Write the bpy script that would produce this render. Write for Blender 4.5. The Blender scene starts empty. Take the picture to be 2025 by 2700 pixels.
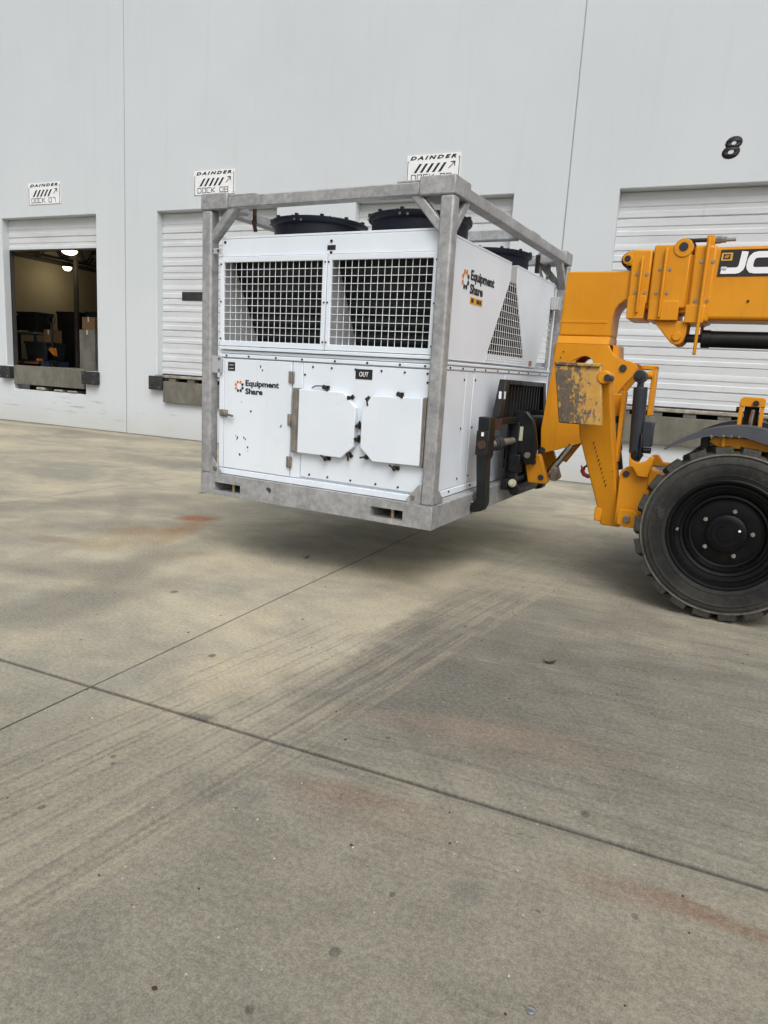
import bpy, bmesh, math, random
from mathutils import Vector, Matrix
from mathutils.geometry import tessellate_polygon
R = math.radians
random.seed(7)
scene = bpy.context.scene
COL = scene.collection

# ------------------------------------------------------------------ camera
cam_d = bpy.data.cameras.new('camera')
cam = bpy.data.objects.new('camera', cam_d)
COL.objects.link(cam)
cam_d.sensor_fit = 'HORIZONTAL'
cam_d.sensor_width = 36.0
cam_d.lens = 33.0
cam_d.clip_start = 0.05
cam_d.clip_end = 600
PITCH, ROLL, YAW = R(10.643), R(3.46), R(23.356)
fw = Vector((-math.sin(YAW)*math.cos(PITCH), math.cos(YAW)*math.cos(PITCH), -math.sin(PITCH)))
rt = Vector((math.cos(YAW), math.sin(YAW), 0))
up = rt.cross(fw)
r2 = rt*math.cos(ROLL) + up*math.sin(ROLL)
u2 = up*math.cos(ROLL) - rt*math.sin(ROLL)
cam.matrix_world = Matrix((( r2.x, u2.x, -fw.x, 0.0), (r2.y, u2.y, -fw.y, 0.0), (r2.z, u2.z, -fw.z, 1.6), (0, 0, 0, 1)))
scene.camera = cam

# ------------------------------------------------------------------ sky, sun, exposure
world = bpy.data.worlds.new('World')
scene.world = world
world.use_nodes = True
wn, wl = world.node_tree.nodes, world.node_tree.links
wn.clear()
SUN_EL, SUN_AZ = 50.0, 148.0          # azimuth measured from +Y clockwise: behind the camera, a little to its right
sky = wn.new('ShaderNodeTexSky')
sky.sky_type = 'NISHITA'
sky.sun_disc = False
sky.sun_elevation = R(SUN_EL)
sky.sun_rotation = R(SUN_AZ)
sky.dust_density = 6.0
sky.air_density = 1.0
sky.ozone_density = 1.0
hs = wn.new('ShaderNodeHueSaturation'); hs.inputs['Saturation'].default_value = 0.27
bg = wn.new('ShaderNodeBackground'); bg.inputs['Strength'].default_value = 0.13
wo = wn.new('ShaderNodeOutputWorld')
wl.new(sky.outputs[0], hs.inputs['Color']); wl.new(hs.outputs[0], bg.inputs['Color']); wl.new(bg.outputs[0], wo.inputs['Surface'])
sun_d = bpy.data.lights.new('sun', 'SUN')
sun_d.energy = 0.9
sun_d.angle = R(35)
sun_d.color = (1.0, 0.985, 0.96)
sun = bpy.data.objects.new('sun', sun_d)
COL.objects.link(sun)
az, el = R(SUN_AZ), R(SUN_EL)
sdir = Vector((math.sin(az)*math.cos(el), math.cos(az)*math.cos(el), math.sin(el)))
sun.rotation_euler = (-sdir).to_track_quat('-Z', 'Y').to_euler()
sun.location = (-4, -10, 20)
vs = scene.view_settings
vs.view_transform = 'Standard'; vs.look = 'None'; vs.gamma = 1.0; vs.use_curve_mapping = False
vs.exposure = 0.17

# ------------------------------------------------------------------ node helper
class NT:
    def __init__(s, name):
        s.m = bpy.data.materials.new(name); s.m.use_nodes = True
        s.t = s.m.node_tree; s.t.nodes.clear()
        s.out = s.t.nodes.new('ShaderNodeOutputMaterial')
        s.b = s.t.nodes.new('ShaderNodeBsdfPrincipled')
        s.t.links.new(s.b.outputs[0], s.out.inputs['Surface'])
    def node(s, ty): return s.t.nodes.new(ty)
    def put(s, sock, v):
        if hasattr(v, 'is_linked'): s.t.links.new(v, sock)
        elif isinstance(v, (tuple, list)) and len(v) == 3 and sock.type == 'RGBA': sock.default_value = (*v, 1)
        else: sock.default_value = v
    def pos(s): return s.node('ShaderNodeNewGeometry').outputs['Position']
    def obj(s): return s.node('ShaderNodeTexCoord').outputs['Object']
    def math(s, op, a, b=None, c=None, clamp=False):
        n = s.node('ShaderNodeMath'); n.operation = op; n.use_clamp = clamp
        s.put(n.inputs[0], a)
        if b is not None: s.put(n.inputs[1], b)
        if c is not None: s.put(n.inputs[2], c)
        return n.outputs[0]
    def mul(s, a, b): return s.math('MULTIPLY', a, b)
    def add(s, a, b): return s.math('ADD', a, b)
    def sub(s, a, b): return s.math('SUBTRACT', a, b)
    def xyz(s, v):
        n = s.node('ShaderNodeSeparateXYZ'); s.put(n.inputs[0], v); return n.outputs
    def comb(s, x, y, z):
        n = s.node('ShaderNodeCombineXYZ'); s.put(n.inputs[0], x); s.put(n.inputs[1], y); s.put(n.inputs[2], z); return n.outputs[0]
    def mapv(s, v, loc=(0, 0, 0), rot=(0, 0, 0), sc=(1, 1, 1), ty='POINT'):
        n = s.node('ShaderNodeMapping'); n.vector_type = ty; s.put(n.inputs['Vector'], v)
        n.inputs['Location'].default_value = loc; n.inputs['Rotation'].default_value = rot; n.inputs['Scale'].default_value = sc
        return n.outputs[0]
    def noise(s, v, scale, detail=4, rough=0.55, dist=0.0):
        n = s.node('ShaderNodeTexNoise'); s.put(n.inputs['Vector'], v)
        n.inputs['Scale'].default_value = scale; n.inputs['Detail'].default_value = detail
        n.inputs['Roughness'].default_value = rough; n.inputs['Distortion'].default_value = dist
        return n.outputs['Fac']
    def vor(s, v, scale, rnd=1.0):
        n = s.node('ShaderNodeTexVoronoi'); s.put(n.inputs['Vector'], v); n.inputs['Scale'].default_value = scale
        n.inputs['Randomness'].default_value = rnd
        return n.outputs['Distance'], n.outputs['Color']
    def sstep(s, v, lo, hi, a=0.0, b=1.0):
        n = s.node('ShaderNodeMapRange'); n.interpolation_type = 'SMOOTHSTEP'; n.clamp = True
        s.put(n.inputs['Value'], v); s.put(n.inputs['From Min'], lo); s.put(n.inputs['From Max'], hi)
        n.inputs['To Min'].default_value = a; n.inputs['To Max'].default_value = b
        return n.outputs[0]
    def mix(s, f, a, b, mode='MIX'):
        n = s.node('ShaderNodeMix'); n.data_type = 'RGBA'; n.blend_type = mode
        s.put(n.inputs[0], f); s.put(n.inputs[6], a); s.put(n.inputs[7], b)
        return n.outputs[2]
    def bump(s, h, strength=0.3, dist=0.01, normal=None):
        n = s.node('ShaderNodeBump'); n.inputs['Strength'].default_value = strength; n.inputs['Distance'].default_value = dist
        s.put(n.inputs['Height'], h)
        if normal is not None: s.put(n.inputs['Normal'], normal)
        s.t.links.new(n.outputs[0], s.b.inputs['Normal']); return n.outputs[0]
    def fin(s, col=None, rough=None, metal=None, spec=None):
        if col is not None: s.put(s.b.inputs['Base Color'], col)
        if rough is not None: s.put(s.b.inputs['Roughness'], rough)
        if metal is not None: s.put(s.b.inputs['Metallic'], metal)
        if spec is not None: s.put(s.b.inputs['Specular IOR Level'], spec)
        return s.m

def simple(name, col, rough=0.5, metal=0.0, var=0.12, scale=9.0, bump=0.0, bscale=60.0, dirt=None, dirt_amt=0.35, spec=0.5):
    n = NT(name); v = n.obj()
    f = n.noise(v, scale, 5, 0.6)
    dark = tuple(c*(1-var) for c in col); lite = tuple(min(1, c*(1+var)) for c in col)
    c = n.mix(n.sstep(f, 0.3, 0.7), dark, lite)
    if dirt:
        d = n.sstep(n.noise(v, scale*0.45, 7, 0.7), 0.5, 0.78)
        c = n.mix(n.mul(d, dirt_amt), c, dirt)
    r = n.sstep(n.noise(v, scale*1.7, 4), 0.2, 0.8, max(0.04, rough-0.08), min(1, rough+0.1))
    if bump: n.bump(n.noise(v, bscale, 4, 0.6), bump, 0.004)
    return n.fin(c, r, metal, spec)

# ------------------------------------------------------------------ materials
def mat_ground():
    n = NT('broomed concrete'); p = n.pos()
    x, y, z = n.xyz(p)
    flat = n.comb(x, y, 0.0)
    warp = n.noise(flat, 0.9, 4)
    warp2 = n.noise(n.mapv(flat, loc=(7, 3, 0)), 2.6, 5)
    big = n.noise(n.mapv(flat, sc=(0.55, 0.9, 1)), 0.8, 5, 0.6, 0.6)
    med = n.noise(flat, 4.5, 6, 0.62)
    fine = n.noise(flat, 46, 6, 0.75)
    tiny = n.noise(flat, 150, 3, 0.7)
    beige = (0.53, 0.472, 0.342); tan = (0.60, 0.51, 0.34); grey = (0.285, 0.272, 0.218)
    base = n.mix(n.sstep(big, 0.34, 0.66), grey, beige)
    base = n.mix(n.mul(n.sstep(n.noise(n.mapv(flat, loc=(11, 5, 0)), 1.3, 5, 0.6, 0.4), 0.5, 0.72), 0.6), base, tan)
    def ell(cx, cy, rx, ry, ang, edge=0.5, wob=0.8):
        q = n.mapv(flat, loc=(cx, cy, 0), rot=(0, 0, R(ang)), sc=(rx, ry, 1), ty='TEXTURE')
        ln = n.node('ShaderNodeVectorMath'); ln.operation = 'LENGTH'; n.put(ln.inputs[0], q)
        d = n.add(ln.outputs['Value'], n.mul(n.sub(warp2, 0.5), wob))
        return n.sstep(d, 1.0-edge, 1.0+edge, 1.0, 0.0)
    # traffic darkened part: everything to the right of a ragged edge
    edge = n.add(n.add(x, n.mul(n.sub(warp, 0.5), 0.35)), n.mul(n.sub(warp2, 0.5), 0.5))
    right = n.sstep(edge, -1.76, -1.46)
    side = n.mul(n.mul(right, n.sstep(y, 8.2, 6.0)), n.sstep(n.add(y, n.mul(n.sub(warp2, .5), 1.2)), 5.3, 4.3, .55, 1.0))
    near = n.sstep(n.add(y, n.mul(n.sub(warp, .5), 1.6)), 1.9, 3.1, 0.55, 1.0)
    base = n.mix(n.mul(n.mul(side, near), 0.86), base, (0.19, 0.182, 0.147))
    # rubber laid down where wheels turn, densest along the ragged edge
    sc1 = n.noise(n.mapv(flat, rot=(0, 0, R(16)), sc=(0.9, 6.5, 1)), 1.5, 7, 0.68, 1.3)
    sc2 = n.noise(n.mapv(flat, rot=(0, 0, R(-34)), sc=(0.8, 13, 1)), 1.3, 6, 0.65, 0.4)
    scm = n.sstep(sc1, 0.47, 0.60); scn = n.sstep(sc2, 0.55, 0.64)
    core = n.mul(n.mul(right, n.sstep(n.add(edge, n.mul(n.sub(sc1, .5), 1.6)), 0.9, -1.3)), n.mul(n.sstep(n.add(y, n.mul(n.sub(sc2, .5), 1.0)), 2.1, 3.1), n.sstep(n.add(y, n.mul(n.sub(warp2, .5), .8)), 4.9, 4.3)))
    base = n.mix(n.mul(n.mul(core, n.sstep(warp2, .28, .6, .5, 1.0)), 0.74), base, (0.10, 0.096, 0.082))
    base = n.mix(n.mul(n.mul(scm, n.mul(side, near)), 0.42), base, (0.095, 0.088, 0.074))
    base = n.mix(n.mul(n.mul(scn, side), 0.5), base, (0.10, 0.094, 0.08))
    base = n.mix(n.mul(n.mul(n.sstep(sc1, 0.44, 0.3), side), 0.45), base, (0.36, 0.315, 0.235))
    def arc(cx, cy, rad, w, am, x0, x1):
        ln = n.node('ShaderNodeVectorMath'); ln.operation = 'DISTANCE'; n.put(ln.inputs[0], flat); ln.inputs[1].default_value = (cx, cy, 0)
        dd = n.math('ABSOLUTE', n.sub(n.add(ln.outputs['Value'], n.mul(n.sub(warp, .5), .12)), rad))
        fib = n.sstep(n.math('SINE', n.mul(ln.outputs['Value'], 170.0)), -1.0, 0.6, .35, 1.0)
        m_ = n.mul(n.mul(n.sstep(dd, w, w*.45), fib), n.mul(n.sstep(x, x0, x0+.25), n.sstep(x, x1, x1-.4)))
        return n.mul(n.mul(m_, n.sstep(med, .3, .55)), am*.62)
    for a_ in ((1.6, 6.6, 4.0, .10, .55, -1.6, .4), (1.4, 6.9, 4.55, .06, .5, -1.5, .6), (-3.3, 1.0, 2.95, .07, .6, -1.6, -.3), (-3.6, .9, 3.55, .09, .45, -1.5, .0), (.8, -.9, 4.45, .09, .5, -1.55, .8), (.4, -.2, 3.25, .05, .5, -1.2, .9), (-4.4, 1.2, 4.6, .05, .5, -1.0, .6), (2.3, 9.0, 5.6, .14, .4, -1.7, .9), (-7.5, 2.0, 4.2, .16, .35, -6, -3.2), (-9.0, 3.2, 4.3, .14, .35, -7, -4.5), (-2.2, .2, 1.75, .04, .5, -1.4, -.4)):
        base = n.mix(arc(*a_), base, (0.085, 0.08, 0.068))
    low = n.sstep(n.add(y, n.mul(n.sub(warp, .5), 1.2)), 2.7, 1.7)
    base = n.mix(n.mul(low, 0.8), base, (0.205, 0.19, 0.146))
    # broad soft tyre sweeps on the left
    for (cx, cy, rx, ry, a, am) in ((-3.7, 3.3, 0.95, 0.26, 78, .55), (-4.05, 4.55, 0.9, 0.22, 98, .5), (-5.2, 5.2, 1.1, 0.28, 40, .4), (-6.3, 6.0, 1.5, 0.3, 62, .45), (-4.3, 3.95, 0.5, 0.22, 20, .5), (-8.2, 9.4, 2.2, 0.5, 10, .4), (-4.6, 7.6, 1.6, .35, 70, .35), (-12.5, 11.9, 3.5, 0.5, 3, .35)):
        base = n.mix(n.mul(ell(cx, cy, rx, ry, a, 0.75, 1.0), am), base, (0.13, 0.125, 0.105))
    for (cx, cy, rx, ry, a, am) in ((-1.28, 3.72, 0.24, 0.17, 10, .6), (-1.45, 3.3, 0.4, 0.11, 30, .5), (-1.0, 3.55, 0.5, 0.1, 12, .4), (-1.54, 2.04, 0.10, 0.10, 30, .55), (-1.38, 2.07, 0.06, 0.07, 0, .5), (-1.96, 2.48, 0.09, 0.035, 10, .9), (-0.48, 1.97, 0.06, 0.05, 0, .55), (-0.62, 5.15, 0.8, .3, 10, .45), (0.0, 4.3, 0.9, 0.12, 14, .35)):
        base = n.mix(n.mul(ell(cx, cy, rx, ry, a, 0.6, 1.1), am), base, (0.085, 0.082, 0.075))
    # tread prints of a tyre running away from the camera
    t = n.mapv(flat, rot=(0, 0, R(8.5)))
    tx, ty, tz = n.xyz(t)
    wob = n.add(tx, n.mul(n.sub(n.noise(flat, 1.6, 3), 0.5), 0.05))
    w = n.math('SINE', n.mul(wob, 150.0))
    w2 = n.math('SINE', n.mul(wob, 58.0))
    lines = n.sstep(n.add(n.mul(w, 0.6), n.mul(w2, 0.6)), -0.1, 1.0)
    band = n.mul(n.sstep(tx, -2.85, -2.6), n.sstep(tx, -1.9, -2.05))
    band = n.add(band, n.mul(n.mul(n.sstep(tx, -2.02, -1.95), n.sstep(tx, -1.66, -1.74)), 1.1))
    brk = n.sstep(n.noise(n.mapv(t, sc=(12, 1.1, 1)), 1.3, 5, 0.7), 0.36, 0.66)
    lug = n.add(n.mul(n.sstep(n.math('SINE', n.mul(ty, 90.0)), -0.4, 0.4), 0.35), 0.65)
    trk = n.mul(n.mul(n.mul(lines, band), n.mul(brk, lug)), n.sstep(y, 4.7, 3.0))
    base = n.mix(n.mul(trk, 0.8), base, (0.12, 0.112, 0.095))
    base = n.mix(n.mul(n.mul(n.sub(1.0, lines), n.mul(band, brk)), 0.4), base, (0.45, 0.385, 0.27))
    # rust and red-brown stains
    for (cx, cy, rx, ry, a, am, c) in ((-4.81, 6.07, 0.21, 0.15, 25, .95, (0.31, 0.095, 0.026)), (-4.50, 5.45, 0.12, 0.5, 14, .55, (0.33, 0.16, 0.05)), (-4.66, 5.55, 0.10, 0.45, 10, .55, (0.30, 0.15, 0.05)), (-4.85, 5.25, 0.30, 0.16, 30, .6, (0.30, 0.17, 0.065)), (-4.7, 4.75, 0.26, 0.3, 0, .5, (0.42, 0.31, 0.17)), (-5.2, 4.5, 0.2, 0.12, 20, .5, (0.17, 0.11, 0.08)), (-3.95, 4.75, 0.3, .12, 40, .3, (0.25, .14, .07)),
                                       (-1.08, 2.27, 0.29, 0.065, 8, .5, (0.18, 0.105, 0.072)), (-0.95, 2.2, 0.34, 0.1, 5, .3, (0.2, 0.12, 0.085)), (0.17, 2.25, 0.18, 0.04, -2, .55, (0.18, 0.09, 0.045)), (0.30, 2.22, 0.16, 0.03, 0, .55, (0.18, 0.085, 0.04)), (-0.02, 2.22, 0.2, .07, 0, .4, (0.22, .13, .09)), (-0.55, 3.0, 0.5, 0.18, 10, .3, (0.22, .14, .1)), (-0.9, 3.0, .5, .1, 15, .3, (.25, .17, .12)), (-12.9, 12.0, .5, .1, 0, .5, (.28, .15, .07)), (-8.3, 12.0, 1.2, .22, 0, .5, (.36, .24, .11))):
        base = n.mix(n.mul(ell(cx, cy, rx, ry, a, 0.55, 1.2), am), base, c)
    # crisp oil drips
    for (cx, cy, rr_) in ((-1.996, 1.649, .013), (-.744, 1.562, .014), (-.85, 1.299, .012), (-2.03, 2.03, .012), (-1.99, 1.99, .011), (.02, 2.12, .012), (-.69, 1.85, .010), (-2.35, 3.1, .02), (-3.3, 3.9, .025), (-.2, 2.6, .016), (-1.1, 2.75, .012), (-5.8, 7.4, .05)):
        base = n.mix(n.mul(ell(cx, cy, rr_, rr_*1.2, 0, 0.18, 0.9), .75), base, (0.045, 0.042, 0.037))
    # dirt gathered along the wall
    base = n.mix(n.mul(n.sstep(n.add(y, n.mul(n.sub(warp2, .5), 0.6)), 12.35, 12.75), 0.5), base, (0.11, 0.10, 0.085))
    # cement mottling, grit, pale and dark specks
    base = n.mix(n.sstep(med, 0.25, 0.75), n.mix(0.16, base, (0, 0, 0)), n.mix(0.04, base, (1, 0.95, 0.8)))
    base = n.mix(n.sstep(fine, 0.3, 0.7), n.mix(0.24, base, (0, 0, 0)), n.mix(0.08, base, (1, 0.95, 0.8)))
    base = n.mix(n.sstep(tiny, 0.35, 0.65), n.mix(0.17, base, (0, 0, 0)), n.mix(0.05, base, (1, 0.95, 0.8)))
    for jx in (-6.905, -2.605, 1.695):
        base = n.mix(n.sstep(n.math('ABSOLUTE', n.sub(x, jx)), 0.012, 0.004, 0.0, 0.4), base, (0.06, 0.055, 0.05))
    for jy in (2.462,):
        base = n.mix(n.sstep(n.math('ABSOLUTE', n.sub(n.add(y, n.mul(n.sub(fine, .5), .012)), jy)), 0.020, 0.008, 0.0, 0.45), base, (0.055, 0.05, 0.05))
    d, c = n.vor(flat, 17.0); cr, cg, cb = n.xyz(c)
    pale = n.mul(n.sstep(d, 0.085, 0.05), n.sstep(cr, 0.86, 0.88))
    base = n.mix(n.mul(pale, 0.55), base, (0.62, 0.59, 0.5))
    d2, c2 = n.vor(n.mapv(flat, loc=(3, 9, 0)), 8.0); dr, dg, db = n.xyz(c2)
    dk = n.mul(n.sstep(n.add(d2, n.mul(n.sub(fine, .5), .12)), 0.09, 0.04), n.sstep(dr, 0.80, 0.83))
    base = n.mix(n.mul(dk, 0.6), base, (0.05, 0.045, 0.04))
    broom = n.noise(n.mapv(flat, sc=(3, 160, 1)), 1.0, 3, 0.6)
    h = n.add(n.add(n.mul(fine, 0.5), n.mul(tiny, 0.35)), n.add(n.mul(broom, 0.35), n.mul(med, 0.4)))
    n.bump(h, 0.35, 0.006)
    return n.fin(base, n.sstep(med, 0.2, 0.8, 0.78, 0.93), 0.0, 0.25)

def mat_wall():
    n = NT('painted tilt-up concrete'); p = n.pos(); x, y, z = n.xyz(p)
    f = n.noise(p, 0.5, 5, 0.6); g = n.noise(p, 55, 4, 0.7)
    c = n.mix(n.sstep(f, 0.3, 0.7), (0.55, 0.59, 0.615), (0.575, 0.615, 0.64))
    run = n.noise(n.mapv(p, sc=(5, 5, 0.22)), 1.4, 5, 0.65)
    c = n.mix(n.mul(n.sstep(run, 0.5, 0.8), 0.09), c, (0.36, 0.36, 0.34))
    # scraped and splashed band near the ground
    low = n.sstep(n.add(z, n.mul(n.sub(n.noise(p, 2.2, 5), .5), 0.5)), 0.75, 0.0)
    c = n.mix(n.mul(low, 0.35), c, (0.43, 0.40, 0.34))
    scr = n.sstep(n.noise(n.mapv(p, sc=(0.55, 1, 9)), 1.7, 6, 0.7), 0.58, 0.72)
    bz = n.mul(n.sstep(z, 0.16, 0.4), n.sstep(z, 0.86, 0.65))
    c = n.mix(n.mul(n.mul(scr, bz), 0.6), c, (0.12, 0.115, 0.105))
    d, vc = n.vor(p, 2.3); r_, g_, b_ = n.xyz(vc)
    spot = n.mul(n.sstep(n.add(d, n.mul(n.sub(g, .5), .06)), 0.045, 0.02), n.sstep(r_, 0.8, 0.82))
    c = n.mix(n.mul(n.mul(spot, n.sstep(z, 3.0, 0.4)), 0.7), c, (0.1, 0.1, 0.1))
    n.bump(n.add(g, n.mul(n.noise(p, 9, 4), 0.6)), 0.25, 0.006)
    return n.fin(c, 0.82, 0, 0.3)

def mat_white_panel():
    n = NT('white enamel sheet'); v = n.obj()
    f = n.noise(v, 1.5, 4)
    c = n.mix(n.sstep(f, .3, .7), (0.695, 0.755, 0.82), (0.75, 0.81, 0.875))
    run = n.noise(n.mapv(v, sc=(9, 9, 0.35)), 2.2, 6, 0.7)
    c = n.mix(n.mul(n.sstep(run, 0.55, 0.8), 0.10), c, (0.42, 0.40, 0.36))
    sm = n.noise(v, 5, 6, 0.75)
    c = n.mix(n.mul(n.sstep(sm, 0.58, 0.8), 0.25), c, (0.45, 0.42, 0.37))
    d, vc = n.vor(n.mapv(v, sc=(1, 1, 0.7)), 6.5); r_, g_, b_ = n.xyz(vc)
    chip = n.mul(n.sstep(n.add(d, n.mul(n.sub(n.noise(v, 70, 3), .5), .14)), 0.075, 0.045), n.sstep(r_, 0.93, 0.95))
    c = n.mix(n.mul(chip, 0.85), c, (0.06, 0.055, 0.05))
    n.bump(n.noise(v, 6, 3), 0.08, 0.01)
    return n.fin(c, n.sstep(sm, .3, .7, 0.34, 0.5), 0, 0.45)

def mat_galv():
    n = NT('galvanised steel'); v = n.obj()
    a = n.noise(v, 3.0, 5, 0.65, 0.5); b = n.noise(v, 22, 5, 0.7)
    c = n.mix(n.sstep(a, .3, .7), (0.29, 0.295, 0.30), (0.44, 0.445, 0.45))
    c = n.mix(n.sstep(b, .35, .7), n.mix(.2, c, (0, 0, 0)), n.mix(.06, c, (1, 1, 1)))
    sp = n.sstep(n.noise(n.mapv(v, loc=(4, 4, 4)), 5.0, 6, 0.7), 0.6, 0.72)
    c = n.mix(n.mul(sp, 0.5), c, (0.62, 0.63, 0.64))
    dk = n.sstep(n.noise(n.mapv(v, loc=(9, 1, 4)), 7.0, 7, 0.75), 0.57, 0.74)
    c = n.mix(n.mul(dk, 0.6), c, (0.10, 0.09, 0.08))
    n.bump(n.add(b, n.noise(v, 90, 3)), 0.18, 0.004)
    return n.fin(c, n.sstep(b, .3, .7, .45, .65), 0.25, 0.45)

def mat_yellow():
    n = NT('construction yellow paint'); v = n.obj()
    a = n.noise(v, 2.2, 4)
    c = n.mix(n.sstep(a, .3, .7), (0.60, 0.236, 0.0058), (0.675, 0.278, 0.009))
    dust = n.sstep(n.noise(v, 5, 7, .75), .52, .8)
    run = n.sstep(n.noise(n.mapv(v, sc=(7, 7, .6)), 2.0, 6, .7), .52, .75)
    c = n.mix(n.mul(run, 0.22), c, (0.20, 0.115, 0.035))
    c = n.mix(n.mul(dust, 0.3), c, (0.30, 0.19, 0.075))
    d, vc = n.vor(v, 9); r_, g_, b_ = n.xyz(vc)
    chip = n.mul(n.sstep(n.add(d, n.mul(n.sub(n.noise(v, 60, 3), .5), .15)), 0.08, 0.04), n.sstep(r_, .88, .9))
    c = n.mix(n.mul(chip, 0.8), c, (0.08, 0.05, 0.03))
    n.bump(n.noise(v, 180, 2), 0.10, 0.002)
    return n.fin(c, n.sstep(dust, 0, 1, .42, .65), 0, 0.32)

def mat_worn():
    n = NT('yellow paint worn to steel'); v = n.obj(); x, y, z = n.xyz(v)
    g = n.noise(v, 11, 8, .75); h = n.noise(n.mapv(v, sc=(1, 1, .5)), 34, 6, .75)
    k = n.add(n.add(n.mul(n.sub(-1.12, x), 1.3), n.mul(n.sub(1.52, z), 0.55)), n.add(n.mul(n.sub(g, .5), 1.4), n.mul(n.sub(h, .5), 2.0)))
    w = n.sstep(k, -0.08, 0.12)
    steel = n.mix(n.sstep(h, .3, .7), (0.065, 0.05, 0.036), (0.15, 0.12, 0.09))
    yel = n.mix(n.sstep(g, .3, .7), (0.43, 0.22, 0.035), (0.52, 0.31, 0.085))
    n.bump(n.add(n.mul(w, -1.0), h), .3, .003)
    return n.fin(n.mix(w, yel, steel), .55, n.mul(w, .3), .4)

def mat_rubber():
    n = NT('dusty tyre rubber'); v = n.obj()
    a = n.noise(v, 3.5, 6, .65); b = n.noise(v, 40, 4, .7)
    x, y, z = n.xyz(v)
    rr = n.math('SQRT', n.add(n.mul(x, x), n.mul(z, z)))
    c = n.mix(n.sstep(a, .35, .7), (0.012, 0.0125, 0.0125), (0.034, 0.034, 0.031))
    dusty = n.mul(n.sstep(n.add(rr, n.mul(n.sub(a, .5), .14)), 0.45, 0.585), n.sstep(b, .2, .65))
    c = n.mix(n.mul(dusty, 0.7), c, (0.078, 0.074, 0.064))
    rub = n.mul(n.mul(n.sstep(rr, .572, .577), n.sstep(rr, .590, .583)), n.sstep(a, .3, .6))
    c = n.mix(n.mul(rub, .7), c, (0.21, 0.20, 0.175))
    mud = n.mul(n.sstep(n.noise(v, 6, 7, .75), .55, .68), n.sstep(rr, .40, .46))
    c = n.mix(n.mul(mud, .4), c, (0.095, 0.088, 0.072))
    n.bump(n.add(b, a), .35, .005)
    return n.fin(c, n.sstep(b, .3, .7, .68, .88), 0, .3)

def mat_coil():
    n = NT('dark coil fins'); v = n.obj(); x, y, z = n.xyz(v)
    row = n.sstep(n.math('SINE', n.mul(z, 52.0)), -.6, .9)
    st = n.noise(n.mapv(v, sc=(1.2, 30, 30)), 1.0, 4)
    c = n.mix(row, (0.009, 0.012, 0.013), (0.035, 0.043, 0.045))
    c = n.mix(n.mul(n.sstep(st, .5, .8), .4), c, (0.04, 0.045, 0.045))
    n.bump(n.add(row, n.mul(st, .5)), .5, .01)
    return n.fin(c, .6, .3, .3)

def mat_door():
    n = NT('white ribbed door steel'); v = n.pos()
    a = n.noise(n.mapv(v, sc=(.8, 1, 3)), 1.6, 5, .65)
    c = n.mix(n.sstep(a, .3, .7), (0.53, 0.555, 0.575), (0.60, 0.625, 0.645))
    s = n.sstep(n.noise(n.mapv(v, sc=(3, 1, .5)), 2.5, 6, .7), .58, .8)
    c = n.mix(n.mul(s, .22), c, (.33, .31, .27))
    return n.fin(c, .5, 0, .4)

def mat_fascia():
    n = NT('stained dock leveller steel'); v = n.pos()
    a = n.noise(n.mapv(v, sc=(1.6, 1, 0.9)), 2.0, 7, .7)
    c = n.mix(n.sstep(a, .3, .7), (0.115, 0.11, 0.09), (0.19, 0.185, 0.16))
    b = n.sstep(n.noise(v, 4, 6, .7), .55, .75)
    c = n.mix(n.mul(b, .5), c, (.10, .07, .045))
    n.bump(n.noise(v, 60, 4), .3, .004)
    return n.fin(c, .75, .1, .3)

M = {}
M['ground'] = mat_ground(); M['wall'] = mat_wall(); M['white'] = mat_white_panel(); M['galv'] = mat_galv()
M['yellow'] = mat_yellow(); M['worn'] = mat_worn(); M['rubber'] = mat_rubber(); M['coil'] = mat_coil()
M['door'] = mat_door(); M['fascia'] = mat_fascia()
M['asphalt'] = simple('joint filler asphalt', (0.035, 0.032, 0.028), .9, 0, .3, 4, .4, 80)
M['wire'] = simple('white coated wire', (0.82, 0.84, 0.86), .45, 0, .1, 6)
M['greyplate'] = simple('pale grey sheet', (0.42, 0.435, 0.45), .5, .1, .1, 3, dirt=(.25, .24, .22))
M['black'] = simple('satin black paint', (0.008, 0.009, 0.010), .42, 0, .25, 6, .15, 120, dirt=(.045, .042, .038), dirt_amt=.35, spec=.35)
M['blackrim'] = simple('black wheel enamel', (0.003, 0.0034, 0.004), .42, 0, .25, 8, .05, 120, dirt=(.014, .013, .012), dirt_amt=.4, spec=.2)
M['navy'] = simple('blue black fan shroud plastic', (0.006, 0.009, 0.017), .5, 0, .2, 4, dirt=(.02, .02, .02), spec=.3)
M['charcoal'] = simple('charcoal grey enamel', (0.030, 0.034, 0.042), .45, 0, .15, 5, .1, 150, dirt=(.07, .066, .06), dirt_amt=.35, spec=.35)
M['plastic'] = simple('grey mudguard plastic', (0.055, 0.060, 0.072), .6, 0, .1, 5, .15, 200, dirt=(.22, .2, .17), dirt_amt=.4)
M['chrome'] = simple('chromed rod', (0.6, 0.6, 0.6), .16, 1.0, .05, 5)
M['steel'] = simple('bare bolt steel', (0.30, 0.29, 0.28), .4, .8, .2, 20)
M['hinge'] = simple('weathered grey hinge metal', (0.24, 0.215, 0.185), .6, .35, .25, 12, .2, 80)
M['darkclip'] = simple('dark oily steel', (0.035, 0.028, 0.022), .45, .5, .4, 20)
M['rust'] = simple('rusted steel', (0.065, 0.034, 0.02), .8, .2, .4, 14, .4, 90)
M['ink'] = simple('black ink', (0.012, 0.012, 0.014), .6, 0, .1, 5)
M['signwhite'] = simple('white sign board', (0.78, 0.80, 0.81), .5, 0, .04, 3)
M['letterwhite'] = simple('white lettering', (0.82, 0.83, 0.85), .5, 0, .03, 5)
M['orange'] = simple('orange print', (0.72, 0.20, 0.04), .5, 0, .08, 5)
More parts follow.
